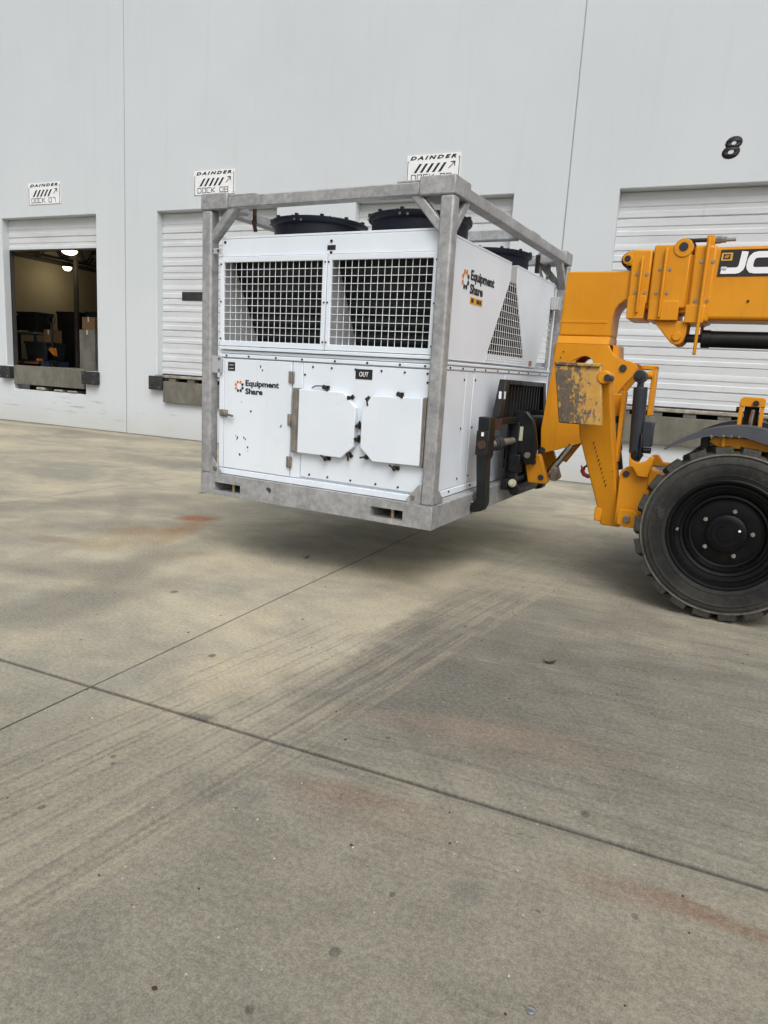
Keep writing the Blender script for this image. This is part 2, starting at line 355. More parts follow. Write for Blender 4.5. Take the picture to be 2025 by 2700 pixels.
M['amber'] = simple('amber sticker', (0.62, 0.32, 0.03), .5, 0, .1, 5)
M['red'] = simple('red paint', (0.33, 0.022, 0.02), .45, 0, .2, 9, dirt=(.1, .04, .03))
M['pink'] = simple('faded red sticker', (0.42, 0.17, 0.14), .6, 0, .1, 9)
M['cream'] = simple('cream data plate', (0.52, 0.50, 0.40), .5, 0, .1, 9)
M['bumper'] = simple('black dock rubber', (0.018, 0.019, 0.021), .7, 0, .3, 8, .3, 60, dirt=(.08, .075, .07), dirt_amt=.5)
M['sealant'] = simple('grey joint sealant', (0.33, 0.34, 0.35), .7, 0, .1, 5)
M['bump_edge'] = simple('crumbled dock edge', (0.27, 0.25, 0.21), .85, 0, .4, 9, .6, 30)
M['beige'] = simple('warm interior paint', (0.34, 0.29, 0.19), .8, 0, .06, 1.2)
M['intfloor'] = simple('sealed warehouse slab', (0.16, 0.15, 0.13), .5, 0, .2, 2)
M['joist'] = simple('dark roof steel', (0.05, 0.043, 0.037), .7, 0, .2, 4)
M['deck'] = simple('roof deck underside', (0.28, 0.25, 0.20), .8, 0, .1, 3)
M['cardboard'] = simple('brown cardboard', (0.15, 0.085, 0.042), .85, 0, .15, 7)
M['bin'] = simple('black storage plastic', (0.010, 0.011, 0.014), .5, 0, .2, 5)
M['bluesteel'] = simple('dark blue rack steel', (0.018, 0.026, 0.055), .5, 0, .2, 5)
M['jack'] = simple('orange pallet jack paint', (0.30, 0.10, 0.010), .45, 0, .15, 6)
M['glass'] = simple('dark tinted cab glass', (0.02, 0.025, 0.028), .06, 0, .05, 3, spec=.8)
M['brass'] = simple('brass chain', (0.42, 0.33, 0.16), .4, .6, .2, 20)
def emis(name, col, st):
    m = bpy.data.materials.new(name); m.use_nodes = True
    b = m.node_tree.nodes['Principled BSDF']; b.inputs['Base Color'].default_value = (*col, 1)
    b.inputs['Emission Color'].default_value = (*col, 1); b.inputs['Emission Strength'].default_value = st
    return m
M['lamp'] = emis('lit lamp lens', (1.0, 0.93, 0.68), 4.0)

# ------------------------------------------------------------------ mesh builder
class MB:
    def __init__(s): s.v = []; s.f = []
    def _a(s, vs, fs):
        k = len(s.v); s.v += [tuple(v) for v in vs]; s.f += [tuple(i+k for i in f) for f in fs]; return s
    def hexa(s, p):   # 8 points: bottom 0-3, top 4-7
        return s._a(p, [(3, 2, 1, 0), (4, 5, 6, 7), (0, 1, 5, 4), (1, 2, 6, 5), (2, 3, 7, 6), (3, 0, 4, 7)])
    def box(s, x0, x1, y0, y1, z0, z1):
        return s.hexa([(x0, y0, z0), (x1, y0, z0), (x1, y1, z0), (x0, y1, z0), (x0, y0, z1), (x1, y0, z1), (x1, y1, z1), (x0, y1, z1)])
    def prism(s, poly, axis, a, b, holes=()):
        def mk(p, h):
            return {'y': (p[0], h, p[1]), 'x': (h, p[0], p[1]), 'z': (p[0], p[1], h)}[axis]
        loops = [list(poly)] + [list(h) for h in holes]
        flat = [q for l in loops for q in l]; n = len(flat)
        if holes or True:
            tris = tessellate_polygon([[Vector((q[0], q[1], 0)) for q in l] for l in loops]) if holes else None
        vs = [mk(q, a) for q in flat] + [mk(q, b) for q in flat]
        fs = []
        if holes:
            for t in tris: fs.append(tuple(t)); fs.append(tuple(i+n for i in reversed(t)))
        else:
            fs += [tuple(range(n)), tuple(range(2*n-1, n-1, -1))]
        k = 0
        for l in loops:
            m = len(l)
            for i in range(m):
                j = (i+1) % m
                fs.append((k+i, k+j, k+j+n, k+i+n))
            k += m
        return s._a(vs, fs)
    def cyl(s, p0, p1, r0, r1=None, n=16, cap=True):
        r1 = r0 if r1 is None else r1
        p0, p1 = Vector(p0), Vector(p1); d = (p1-p0).normalized()
        a = d.orthogonal().normalized(); b = d.cross(a)
        vs = []
        for p, r in ((p0, r0), (p1, r1)):
            for i in range(n):
                t = 2*math.pi*i/n; vs.append(p+a*(r*math.cos(t))+b*(r*math.sin(t)))
        fs = [(i, (i+1) % n, n+(i+1) % n, n+i) for i in range(n)]
        if cap: fs += [tuple(range(n-1, -1, -1)), tuple(range(n, 2*n))]
        return s._a(vs, fs)
    def bar(s, p0, p1, w, h=None, upv=(0, 0, 1)):
        h = w if h is None else h
        p0, p1 = Vector(p0), Vector(p1); d = (p1-p0).normalized()
        a = d.cross(Vector(upv)); a = a.normalized() if a.length > 1e-4 else d.orthogonal().normalized()
        b = a.cross(d).normalized()
        q = lambda p: [p-a*w/2-b*h/2, p+a*w/2-b*h/2, p+a*w/2+b*h/2, p-a*w/2+b*h/2]
        return s.hexa(q(p0)+q(p1))
    def tube(s, pts, r, n=8):
        pts = [Vector(p) for p in pts]; rings = []
        a = None; vs = []; fs = []
        for i, p in enumerate(pts):
            d = (pts[min(i+1, len(pts)-1)]-pts[max(i-1, 0)]).normalized()
            a = d.orthogonal().normalized() if a is None else (a-d*a.dot(d)).normalized()
            b = d.cross(a)
            vs += [p+a*(r*math.cos(2*math.pi*k/n))+b*(r*math.sin(2*math.pi*k/n)) for k in range(n)]
        for i in range(len(pts)-1):
            for k in range(n):
                fs.append((i*n+k, i*n+(k+1) % n, (i+1)*n+(k+1) % n, (i+1)*n+k))
        fs += [tuple(range(n-1, -1, -1)), tuple(range((len(pts)-1)*n, len(pts)*n))]
        return s._a(vs, fs)
    def lathe(s, prof, c, axis='z', n=48, t0=0.0, t1=None, closed=False):
        full = t1 is None
        t1 = t0+2*math.pi if full else t1
        m = n if full else n+1
        vs = []; k = len(prof)
        for i in range(m):
            t = t0+(t1-t0)*i/n
            for r, h in prof:
                if axis == 'z': q = (c[0]+r*math.cos(t), c[1]+r*math.sin(t), c[2]+h)
                else: q = (c[0]+r*math.cos(t), c[1]+h, c[2]+r*math.sin(t))
                vs.append(q)
        fs = []
        for i in range(n):
            j = (i+1) % m
            for q in range(k if closed else k-1):
                w = (q+1) % k
                fs.append((i*k+q, i*k+w, j*k+w, j*k+q))
        if not full and closed:
            fs += [tuple(range(k)), tuple(range((m-1)*k+k-1, (m-1)*k-1, -1))]
        return s._a(vs, fs)
    def stroke(s, pts, w, axis, a, b):
        pts = [Vector(p) for p in pts]; L = []; Rr = []
        for i, p in enumerate(pts):
            d0 = (p-pts[i-1]).normalized() if i else None
            d1 = (pts[i+1]-p).normalized() if i < len(pts)-1 else None
            d = ((d0 or d1)+(d1 or d0)).normalized(); nrm = Vector((-d.y, d.x))
            ref = d1 or d0
            kk = max(0.5, abs(nrm.dot(Vector((-ref.y, ref.x)))))
            L.append(p+nrm*(w/2/kk)); Rr.append(p-nrm*(w/2/kk))
        for i in range(len(pts)-1):
            s.prism([tuple(L[i]), tuple(L[i+1]), tuple(Rr[i+1]), tuple(Rr[i])], axis, a, b)
        return s
    def mesh(s, name, smooth=35):
        me = bpy.data.meshes.new(name)
        me.from_pydata([tuple(v) for v in s.v], [], s.f)
        bm = bmesh.new(); bm.from_mesh(me)
        bmesh.ops.recalc_face_normals(bm, faces=bm.faces)
        bm.to_mesh(me); bm.free()
        if smooth:
            me.polygons.foreach_set('use_smooth', [True]*len(me.polygons))
            me.set_sharp_from_angle(angle=R(smooth))
        return me
    def build(s, name, mat, parent=None, bevel=0.0, smooth=35, kind=None, seg=2):
        o = bpy.data.objects.new(name, s.mesh(name, smooth))
        COL.objects.link(o)
        o.data.materials.append(M[mat])
        if parent is not None: o.parent = parent
        if bevel:
            b = o.modifiers.new('bevel', 'BEVEL'); b.width = bevel; b.segments = seg; b.limit_method = 'ANGLE'; b.angle_limit = R(40)
        if kind: o['kind'] = kind
        return o
def empty(name, loc=(0, 0, 0), parent=None):
    o = bpy.data.objects.new(name, None); COL.objects.link(o); o.location = loc; o.empty_display_size = .2
    if parent is not None: o.parent = parent
    return o
def tag(o, label, cat, group=None):
    o['label'] = label; o['category'] = cat
    if group: o['group'] = group
    return o
def inst(name, src, parent, loc=(0, 0, 0), rot=(0, 0, 0)):
    o = src.copy(); o.name = name; COL.objects.link(o); o.parent = parent; o.location = loc; o.rotation_euler = rot; return o

def text_mesh(txt, w, h, shear=0.0, bold=0.0, spacing=1.0, depth=0.002):
    """flat lettering in the XY plane, scaled so that its bounding box is w by h with its lower left corner at 0,0"""
    cu = bpy.data.curves.new('lettering', 'FONT'); cu.body = txt; cu.shear = shear; cu.offset = bold; cu.space_character = spacing
    cu.size = 1.0; cu.resolution_u = 4; cu.fill_mode = 'BOTH'
    ob = bpy.data.objects.new('lettering', cu); COL.objects.link(ob)
    dg = bpy.context.evaluated_depsgraph_get()
    me = bpy.data.meshes.new_from_object(ob.evaluated_get(dg))
    bpy.data.objects.remove(ob); bpy.data.curves.remove(cu)
    xs = [v.co.x for v in me.vertices]; ys = [v.co.y for v in me.vertices]
    x0, x1, y0, y1 = min(xs), max(xs), min(ys), max(ys)
    bm = bmesh.new(); bm.from_mesh(me)
    r = bmesh.ops.extrude_face_region(bm, geom=list(bm.faces))
    for e in r['geom']:
        if isinstance(e, bmesh.types.BMVert): e.co.z += depth*100
    for v in bm.verts:
        v.co = Vector(((v.co.x-x0)/(x1-x0)*w, (v.co.y-y0)/(y1-y0)*h, v.co.z/100))
    bmesh.ops.recalc_face_normals(bm, faces=bm.faces)
    bm.to_mesh(me); bm.free(); me.materials.clear()
    return me
def lettering(name, txt, w, h, mat, parent, origin, xdir, zdir, **k):
    me = text_mesh(txt, w, h, **k)
    xd, zd = Vector(xdir), Vector(zdir); nd = xd.cross(zd)
    for v in me.vertices:
        v.co = Vector(origin)+xd*v.co.x+zd*v.co.y+nd*v.co.z
    me.materials.append(M[mat]); o = bpy.data.objects.new(name, me); COL.objects.link(o); o.parent = parent
    return o

# ================================================================== ground
YW = 12.76                                             # face of the dock wall
g = MB(); g._a([(-160, -160, -.06), (160, -160, -.06), (160, 160, -.06), (-160, 160, -.06)], [(0, 1, 2, 3)])
ground = g.build('ground', 'asphalt', smooth=0); ground['kind'] = 'structure'
XJ = [-2.605+4.3*k for k in range(-7, 7)]
YJ = [2.462+4.585*k for k in range(-6, 3)]+[YW+.02]
for i in range(len(XJ)-1):
    for j in range(len(YJ)-1):
        gap = lambda y_: .008 if abs(y_-2.462) < .01 else .0025
        ga = lambda x_: .0045 if abs(x_+2.605) < .01 else .0025
        s_ = MB().box(XJ[i]+ga(XJ[i]), XJ[i+1]-ga(XJ[i+1]), YJ[j]+gap(YJ[j]), YJ[j+1]-gap(YJ[j+1]), -.055, 0.0)
        s_.build('concrete_slab', 'ground', ground, bevel=.002, seg=1, smooth=30)

# ================================================================== warehouse
wh = empty('warehouse_building', (-7, YW, 0))
tag(wh, 'white tilt-up concrete warehouse wall with a row of truck dock doors', 'building')
wh_inv = Vector((7, -YW, 0))
def W(mb, name, mat, parent=wh, **k):
    o = mb.build(name, mat, parent, **k)
    if parent is wh: o.location = wh_inv
    return o
SEAM = [-31.66, -21.94, -12.22, -2.50, 7.22, 16.94]
DOCK = [-20.97, -16.14, -11.31, -6.48, -1.65, 3.18, 8.0]      # left jamb of each opening
DW, ZS, ZT = 3.06, 1.40, 4.90
RV = .20
for a, b in zip(SEAM[:-1], SEAM[1:]):
    holes = []
    for x0 in DOCK:
        if a < x0 and x0+DW < b:
            holes.append([(x0, ZS-.02), (x0+.24, ZS-.02), (x0+.24, .82), (x0+DW-.40, .82), (x0+DW-.40, ZS-.02), (x0+DW, ZS-.02), (x0+DW, ZT), (x0, ZT)])
    W(MB().prism([(a+.008, 0.004), (b-.008, 0.004), (b-.008, 11.0), (a+.008, 11.0)], 'y', YW, YW+RV, holes), 'wall_panel', 'wall', bevel=.012, smooth=30)
for x in SEAM[1:-1]:
    W(MB().box(x-.0075, x+.0075, YW+.006, YW+.05, 0.004, 11.0), 'joint_sealant', 'sealant')

def rib_section(x0, x1, z0, z1):
    """one sectional door panel with pressed ribs, face towards -Y at YW+RV-.01"""
    yb = YW+RV+.03; yf = YW+RV-.012
    h = z1-z0
    prof = [(yb, z0+.006), (yf, z0+.006)]
    marks = [.0, .10, .125, .20, .225, .38, .40, .41, .43, .55, .575, .66, .685, .80, .825, 1.0]
    lev = [0, 0, .010, .010, 0, 0, .026, .026, 0, 0, .010, .010, 0, 0, .006, 0]
    for m_, l_ in zip(marks[1:-1], lev[1:-1]): prof.append((yf+l_, z0+.004+m_*(h-.008)))
    prof += [(yf, z1-.004), (yb, z1-.004)]
    return MB().prism(prof, 'x', x0, x1)
SECH = .69
for di, x0 in enumerate(DOCK):
    opened = (di == 1)
    d = empty('dock_door', (0, 0, 0), wh); d.location = wh_inv
    ztop = ZT+.14; k = 0
    zb = ZS+.03
    if opened: zb = 4.20
    z = zb
    while z < ZT:
        z1 = min(z+SECH, ZT+.35)
        rib_section(x0-.06, x0+DW+.06, z, z1).build('door_section', 'door', d, smooth=20)
        z = z1
    # weather strip along the bottom of the leaf
    MB().box(x0+.01, x0+DW-.01, YW+RV-.006, YW+RV+.03, zb-.03, zb-.001).build('bottom_seal', 'bumper', d)
    for s0 in (x0-.05, x0+DW+.0):
        MB().box(s0, s0+.05, YW+RV+.035, YW+RV+.12, ZS, ZT+.3).build('door_track', 'joist', d)
    if not opened:
        MB().box(x0+1.17-.62, x0+1.17+.1, YW+RV-.03, YW+RV-.014, 3.05, 3.235).build('vision_window', 'bumper', d, bevel=.03)
    # dock leveller and bumpers
    lv = empty('dock_leveler', (0, 0, 0), wh); lv.location = wh_inv
    xa, xb = x0+.26, x0+DW-.42
    if opened:
        MB().box(xa, xb, YW-.03, YW+.05, .945, 1.41).build('front_plate', 'fascia', lv, bevel=.01)
        MB().box(xa+.0, xb+.0, YW+.055, YW+2.0, 1.36, 1.405).build('deck_plate', 'fascia', lv)
        for q in (.75, 1.35, 1.8):
            MB().box(xa+q, xa+q+.28, YW-.02, YW+.3, .83, .895+.03*math.sin(q*9)).build('rubble_block', 'bump_edge', lv, bevel=.03)
    else:
        MB().box(xa, xb, YW-.10, YW-.03, .80, 1.27).build('front_plate', 'fascia', lv, bevel=.01)
        MB().box(x0+.02, x0+DW-.02, YW-.09, YW+RV+.3, 1.345, 1.405).build('lip_plate', 'bump_edge', lv, bevel=.012)
        for q in range(5):
            MB().box(xa+.12+q*.52, xa+.32+q*.52, YW-.06, YW+.1, 1.27, 1.34).build('hinge_lug', 'fascia', lv, bevel=.006)
    MB().box(xa-.02, xb+.02, YW+RV+.25, YW+RV+.30, .5, 1.36).build('pit_back', 'bumper', lv)  # pit faces coloured black to give the recess its shade
    MB().box(xa-.3, xb+.3, YW+RV+.0, YW+RV+.30, .5, .80).build('pit_floor', 'bumper', lv)
    for bx0, bx1 in ((x0-.12, x0+.25), (x0+DW-.39, x0+DW+.06)):
        bo = W(MB().box(bx0, bx1, YW-.15, YW-.002, 1.07, 1.375), 'dock_bumper', 'bumper', bevel=.02)
        for zz in (1.13, 1.315):
            MB().cyl((bx0+.06, YW-.154, zz), (bx0+.06, YW-.149, zz), .014, n=8).build('bolt', 'steel', bo)
            MB().cyl((bx1-.06, YW-.154, zz), (bx1-.06, YW-.149, zz), .014, n=8).build('bolt', 'steel', bo)

# painted door number
lettering('painted_number', '8', .27, .325, 'ink', wh, (-.19, YW-.003, 5.255), (1, 0, 0), (0, 0, 1), shear=.16, bold=.035).location = wh_inv

# the bay behind the raised door
ix0, ix1, iy0, iy1 = -19.0, -10.2, YW+RV+.34, 22.0
W(MB().box(ix0-.2, ix1, YW+RV+.31, iy1, 1.2, 1.396), 'bay_floor', 'intfloor')
W(MB().box(ix0-.2, ix0, YW+RV+.002, iy1, 1.40, 6.2), 'bay_side_wall', 'beige')
W(MB().box(ix0, ix1, iy1, iy1+.2, 1.40, 6.2), 'bay_back_wall', 'beige')
W(MB().box(ix1, ix1+.2, YW+RV+.002, iy1, 1.40, 6.2), 'bay_divider', 'beige')
W(MB().box(ix0-.2, ix1+.2, YW+RV+.002, iy1+.2, 5.45, 5.6), 'roof_deck', 'deck')
for sx in (-18.0, -18.95):
    gmb = MB().box(sx, sx+.07, YW+RV+.01, iy1-.01, 4.52, 4.60).box(sx, sx+.07, YW+RV+.01, iy1-.01, 5.2, 5.27)
    yy = YW+RV+.1; fl = 0
    while yy < iy1-.5:
        gmb.bar((sx+.035, yy, 4.6 if fl else 5.2), (sx+.035, yy+.45, 5.2 if fl else 4.6), .04); yy += .45; fl = 1-fl
    W(gmb, 'roof_joist', 'joist')
for yy in (13.9, 15.0, 16.1, 17.2, 18.4, 19.6):
    gmb = MB().box(ix0+.002, ix1-.01, yy, yy+.08, 4.78, 4.86).box(ix0+.002, ix1-.01, yy, yy+.08, 5.33, 5.4)
    xx = ix0+.1; fl = 0
    while xx < ix1-.6:
        gmb.bar((xx, yy+.04, 4.86 if fl else 5.33), (xx+.5, yy+.04, 5.33 if fl else 4.86), .04); xx += .5; fl = 1-fl
    W(gmb, 'roof_joist', 'joist')
W(MB().box(-16.72, -16.62, 15.45, 15.55, 1.396, 5.45).box(-16.80, -16.54, 15.37, 15.63, 4.45, 4.68), 'steel_column', 'joist', bevel=.01)

# ------------------------------------------------------------------ dock signs
def dock_sign(xc, num, nb, zt):
    w, h = 1.03, .47
    x0 = xc-w/2; z0 = zt-h
    e = empty('dock_sign', (xc, YW, z0))
    tag(e, f'white board lettered DOCK {num} above the {nb}', 'sign')
    P = lambda mb, n_, m_: (mb.build(n_, m_, e))
    b = MB().box(-w/2, w/2, -.014, -.002, 0, h); P(b, 'board', 'signwhite')
    yf = -.016
    lettering('heading', 'DAINDER', w*.86, .062, 'ink', e, (-w*.44, yf, h-.085), (1, 0, 0), (0, 0, 1), shear=.3, bold=.045, spacing=1.5)
    for k in range(5):
        xx = -w*.36+k*.118
        P(MB().prism([(xx, .165), (xx+.05, .165), (xx+.155, .315), (xx+.105, .315)], 'y', yf-.001, yf+.001), 'stripe', 'ink')
    P(MB().stroke([(.30, .215), (.405, .315)], .014, 'y', yf-.001, yf+.001).stroke([(.335, .32), (.412, .322), (.41, .25)], .016, 'y', yf-.002, yf+.0005), 'arrow', 'ink')
    P(MB().stroke([(-w*.46, .36), (-w*.48, .36), (-w*.48, .02), (-w*.46, .02)], .011, 'y', yf-.001, yf+.001), 'bracket', 'ink')
    P(MB().stroke([(w*.46, .40), (w*.48, .40), (w*.48, .02), (w*.46, .02)], .011, 'y', yf-.001, yf+.001), 'bracket', 'ink')
    # thin outlined capitals
    G = {'D': [[(0, 0), (0, 1), (.85, 1), (1, .8), (1, .2), (.85, 0), (0, 0)]], 'O': [[(0, 0), (0, 1), (1, 1), (1, 0), (0, 0)]], 'C': [[(1, 1), (0, 1), (0, 0), (1, 0)]],
         'K': [[(0, 0), (0, 1)], [(1, 1), (.1, .5), (1, 0)]], '0': [[(0, 0), (0, 1), (1, 1), (1, 0), (0, 0)]], '7': [[(0, 1), (1, 1), (1, 0)]],
         '8': [[(0, 0), (0, 1), (1, 1), (1, 0), (0, 0)], [(0, .5), (1, .5)]], '9': [[(1, .5), (0, .5), (0, 1), (1, 1), (1, 0)]]}
    xx = -w*.40
    for ch in 'DOCK '+num:
        if ch == ' ': xx += .09; continue
        mb = MB()
        for pl in G[ch]: mb.stroke([(xx+px*.085, .035+pz*.095) for px, pz in pl], .012, 'y', yf-.001, yf+.001)
        P(mb, 'letter', 'ink'); xx += .118
    return e
dock_sign(-14.66, '07', 'raised dock door', 5.645)
dock_sign(-9.79, '08', 'closed dock door next to the raised one', 5.645)
dock_sign(-4.95, '09', 'closed dock door behind the chiller frame corner', 5.64)

# ================================================================== framed chiller held on the forks
def rot3(yaw, px, py):
    return Matrix.Rotation(yaw, 3, 'Z') @ Matrix.Rotation(px, 3, 'X') @ Matrix.Rotation(py, 3, 'Y')
ch = empty('skid_chiller')
ch.matrix_world = Matrix.Translation((-1.6579, 4.7084, .5446)) @ rot3(-.0742, .0146, .0041).to_4x4()
tag(ch, 'white air-cooled chiller in a galvanised lifting frame held up on the forks', 'chiller')
CW, CD, CH = 2.185, 3.17, 2.40
X0 = -CW
def rect(a, b, c, d): return [(a, c), (b, c), (b, d), (a, d)]
def circ(cx, cz, r, n=16): return [(cx+r*math.cos(2*math.pi*i/n), cz+r*math.sin(2*math.pi*i/n)) for i in range(n)]
RT = .178
hol = [rect(-2.03, -1.755, .034, .106), rect(-.505, -.235, .036, .112), circ(-1.463, .105, .026)]
MB().prism(rect(X0, 0, 0, RT), 'y', 0, .10, hol).build('base_rail', 'galv', ch, bevel=.006)
MB().prism(rect(X0, 0, 0, RT), 'y', CD-.10, CD, hol[:2]).build('base_rail', 'galv', ch, bevel=.006)
hs_ = [rect(.78, 1.08, .034, .112), rect(2.10, 2.40, .034, .112)]
for xa, xb in ((-.10, 0), (X0, X0+.10)):
    MB().prism(rect(.101, CD-.101, 0.001, RT-.001), 'x', xa, xb, hs_).build('base_rail', 'galv', ch, bevel=.006)
for pa, pb in ((-2.03, -1.755), (-.505, -.235)):      # tunnels behind the end pockets, with their locking pins
    MB().box(pa-.004, pa-.001, .101, CD-.101, .03, .116).box(pb+.001, pb+.004, .101, CD-.101, .03, .116).box(pa-.004, pb+.004, .101, CD-.101, .117, .121).box(pa-.004, pb+.004, .101, CD-.101, .022, .029).box(pa, pb, 1.2, 1.21, .0295, .1165).build('fork_tunnel', 'galv', ch)  # floor and cross plate added to darken the pockets
    xm = (pa+pb)/2+.03
    MB().cyl((xm, .05, .03), (xm, .05, .118), .014, n=10).build('pocket_pin', 'brass', ch)
for px in (X0, -.10):
    for py in (0, CD-.10):
        MB().box(px, px+.10, py, py+.10, RT, 2.285).build('corner_post', 'galv', ch, bevel=.016, seg=3)
        cx0, cx1 = (px-.006, px+.262) if px == X0 else (px-.162, px+.106)
        cy0, cy1 = (-.006, .27) if py == 0 else (CD-.27, CD+.006)
        MB().box(cx0, cx1, cy0, cy1, 2.285, 2.408).build('corner_casting', 'galv', ch, bevel=.010)
        # knee braces
        sx = 1 if px == X0 else -1; sy = 1 if py == 0 else -1
        xp = px+.10 if sx > 0 else px; yp = py+.10 if sy > 0 else py
        MB().bar((xp-sx*.03, py+.05, 2.055), (xp+sx*.215, py+.05, 2.32), .062, .072, (0, 1, 0)).build('knee_brace', 'galv', ch, bevel=.008)
        MB().bar((px+.05, yp-sy*.03, 2.055), (px+.05, yp+sy*.215, 2.32), .062, .072, (1, 0, 0)).build('knee_brace', 'galv', ch, bevel=.008)
        # foot gussets with a bolt
        gx = xp
        gu = MB().prism([(gx, RT), (gx+sx*.115, RT), (gx+sx*.115, RT+.03), (gx+sx*.02, RT+.145), (gx, RT+.145)], 'y', py+(.004 if py == 0 else .086), py+(.014 if py == 0 else .096)).build('gusset', 'galv', ch, bevel=.002)
        yb_ = py+(.004 if py == 0 else .096)
        MB().cyl((gx+sx*.06, yb_-.016*(1 if py == 0 else -1), RT+.05), (gx+sx*.06, yb_, RT+.05), .016, n=6).build('bolt', 'steel', gu)
        yq = yp
        MB().prism([(yq, RT), (yq+sy*.10, RT), (yq+sy*.10, RT+.03), (yq+sy*.02, RT+.10), (yq, RT+.10)], 'x', px+(.084 if px != X0 else .006), px+(.094 if px != X0 else .016)).build('gusset', 'galv', ch, bevel=.002)
for py in (0.004, CD-.10):
    MB().box(X0+.262, -.262, py, py+.096, 2.293, 2.376).build('top_rail', 'galv', ch, bevel=.008)
    MB().box(X0+.268, X0+.52, py+.01, py+.08, 2.377, 2.392).build('rail_pad', 'galv', ch, bevel=.004)
    MB().box(-.44, -.268, py+.01, py+.08, 2.377, 2.392).build('rail_pad', 'galv', ch, bevel=.004)
for xa in (X0+.002, -.098):
    MB().box(xa, xa+.096, .272, CD-.272, 2.293, 2.376).build('top_rail', 'galv', ch, bevel=.008)
    MB().box(xa+.01, xa+.08, 1.78, 2.05, 2.377, 2.392).build('rail_pad', 'galv', ch, bevel=.004)
MB().box(X0+.10, -.10, 1.60, 1.70, 2.285, 2.37).build('cross_beam', 'galv', ch, bevel=.008)
# rusty tie hooks hung on the frame top
MB().tube([(-1.78, .16, 2.33), (-1.78, .16, 2.18), (-1.775, .17, 2.14)], .016, 8).build('tie_hook', 'rust', ch)
MB().box(-1.80, -1.765, .148, .172, 2.20, 2.225).build('tie_strap', 'rust', ch)
MB().tube([(-.30, 3.0, 2.40), (-.27, 2.98, 2.22), (-.24, 2.98, 2.13), (-.20, 2.98, 2.12), (-.18, 3.0, 2.2), (-.2, 3.0, 2.36)], .018, 6).build('ratchet_strap', 'hinge', ch)
MB().box(-.33, -.27, 2.97, 3.02, 2.2, 2.38).build('ratchet', 'darkclip', ch, bevel=.004)

# ---- cabinet
BX0, BX1, BY0, BY1 = -2.03, -.102, .072, 3.06
cab = MB().box(BX0, BX1, BY0, BY1, RT+.002, 1.20).build('cabinet', 'white', ch, bevel=.006)
def F(mb, name, mat='white', bevel=.004, parent=None, **k): return mb.build(name, mat, parent or ch, bevel=bevel, **k)
door = F(MB().box(-1.975, -1.297, .046, .071, .236, 1.140), 'cabinet_door')
F(MB().box(-1.289, -1.196, .052, .071, .236, 1.140), 'hinge_post')
F(MB().box(-1.190, -.108, .050, .071, .250, 1.140), 'service_panel')
F(MB().box(BX0+.002, -.104, .040, .071, RT+.004, .230), 'sill_trim')
F(MB().box(BX0+.002, -.104, .044, .071, 1.150, 1.178), 'header_trim')
F(MB().box(BX0+.002, -.104, .056, .071, 1.184, 1.206), 'header_trim')
F(MB().box(BX0+.002, -.104, .036, .071, 1.212, 1.238), 'header_trim')
F(MB().box(BX0, -1.981, .048, .071, .236, 1.145), 'door_jamb')
for zc in (1.024, .692, .355):
    hg = MB().box(-1.318, -1.268, .034, .045, zc-.045, zc+.045).cyl((-1.292, .034, zc-.045), (-1.292, .034, zc+.045), .009, n=8).build('hinge', 'hinge', door, bevel=.002)
la = MB().box(-2.012, -1.93, .028, .045, .665, .722).cyl((-1.96, .03, .694), (-1.96, .012, .694), .022, n=12).build('latch', 'hinge', door, bevel=.004)
MB().bar((-1.97, .012, .694), (-1.85, .010, .678), .016).build('latch_lever', 'steel', la)
MB().box(-1.935, -1.862, .0435, .0455, 1.043, 1.113).build('warning_label', 'ink', door)
for zz in (1.09, 1.062): MB().box(-1.92, -1.876, .042, .043, zz-.004, zz+.004).build('label_line', 'greyplate', door)
# chips knocked out of the door enamel
for (cx, cz) in ((-1.845, .515), (-1.825, .50), (-1.835, .485), (-1.76, .505), (-1.745, .495), (-1.72, .43), (-1.715, .40), (-1.80, .36), (-1.60, 1.09), (-1.585, 1.06), (-1.79, .80), (-1.69, .73)):
    r_ = random.uniform(.005, .011)
    MB().prism([(cx+r_*random.uniform(.4, 1.2)*math.cos(t), cz+1.5*r_*random.uniform(.4, 1.2)*math.sin(t)) for t in [i*math.pi/3 for i in range(6)]], 'y', .0452, .0458).build('paint_chip', 'darkclip', door, smooth=0)

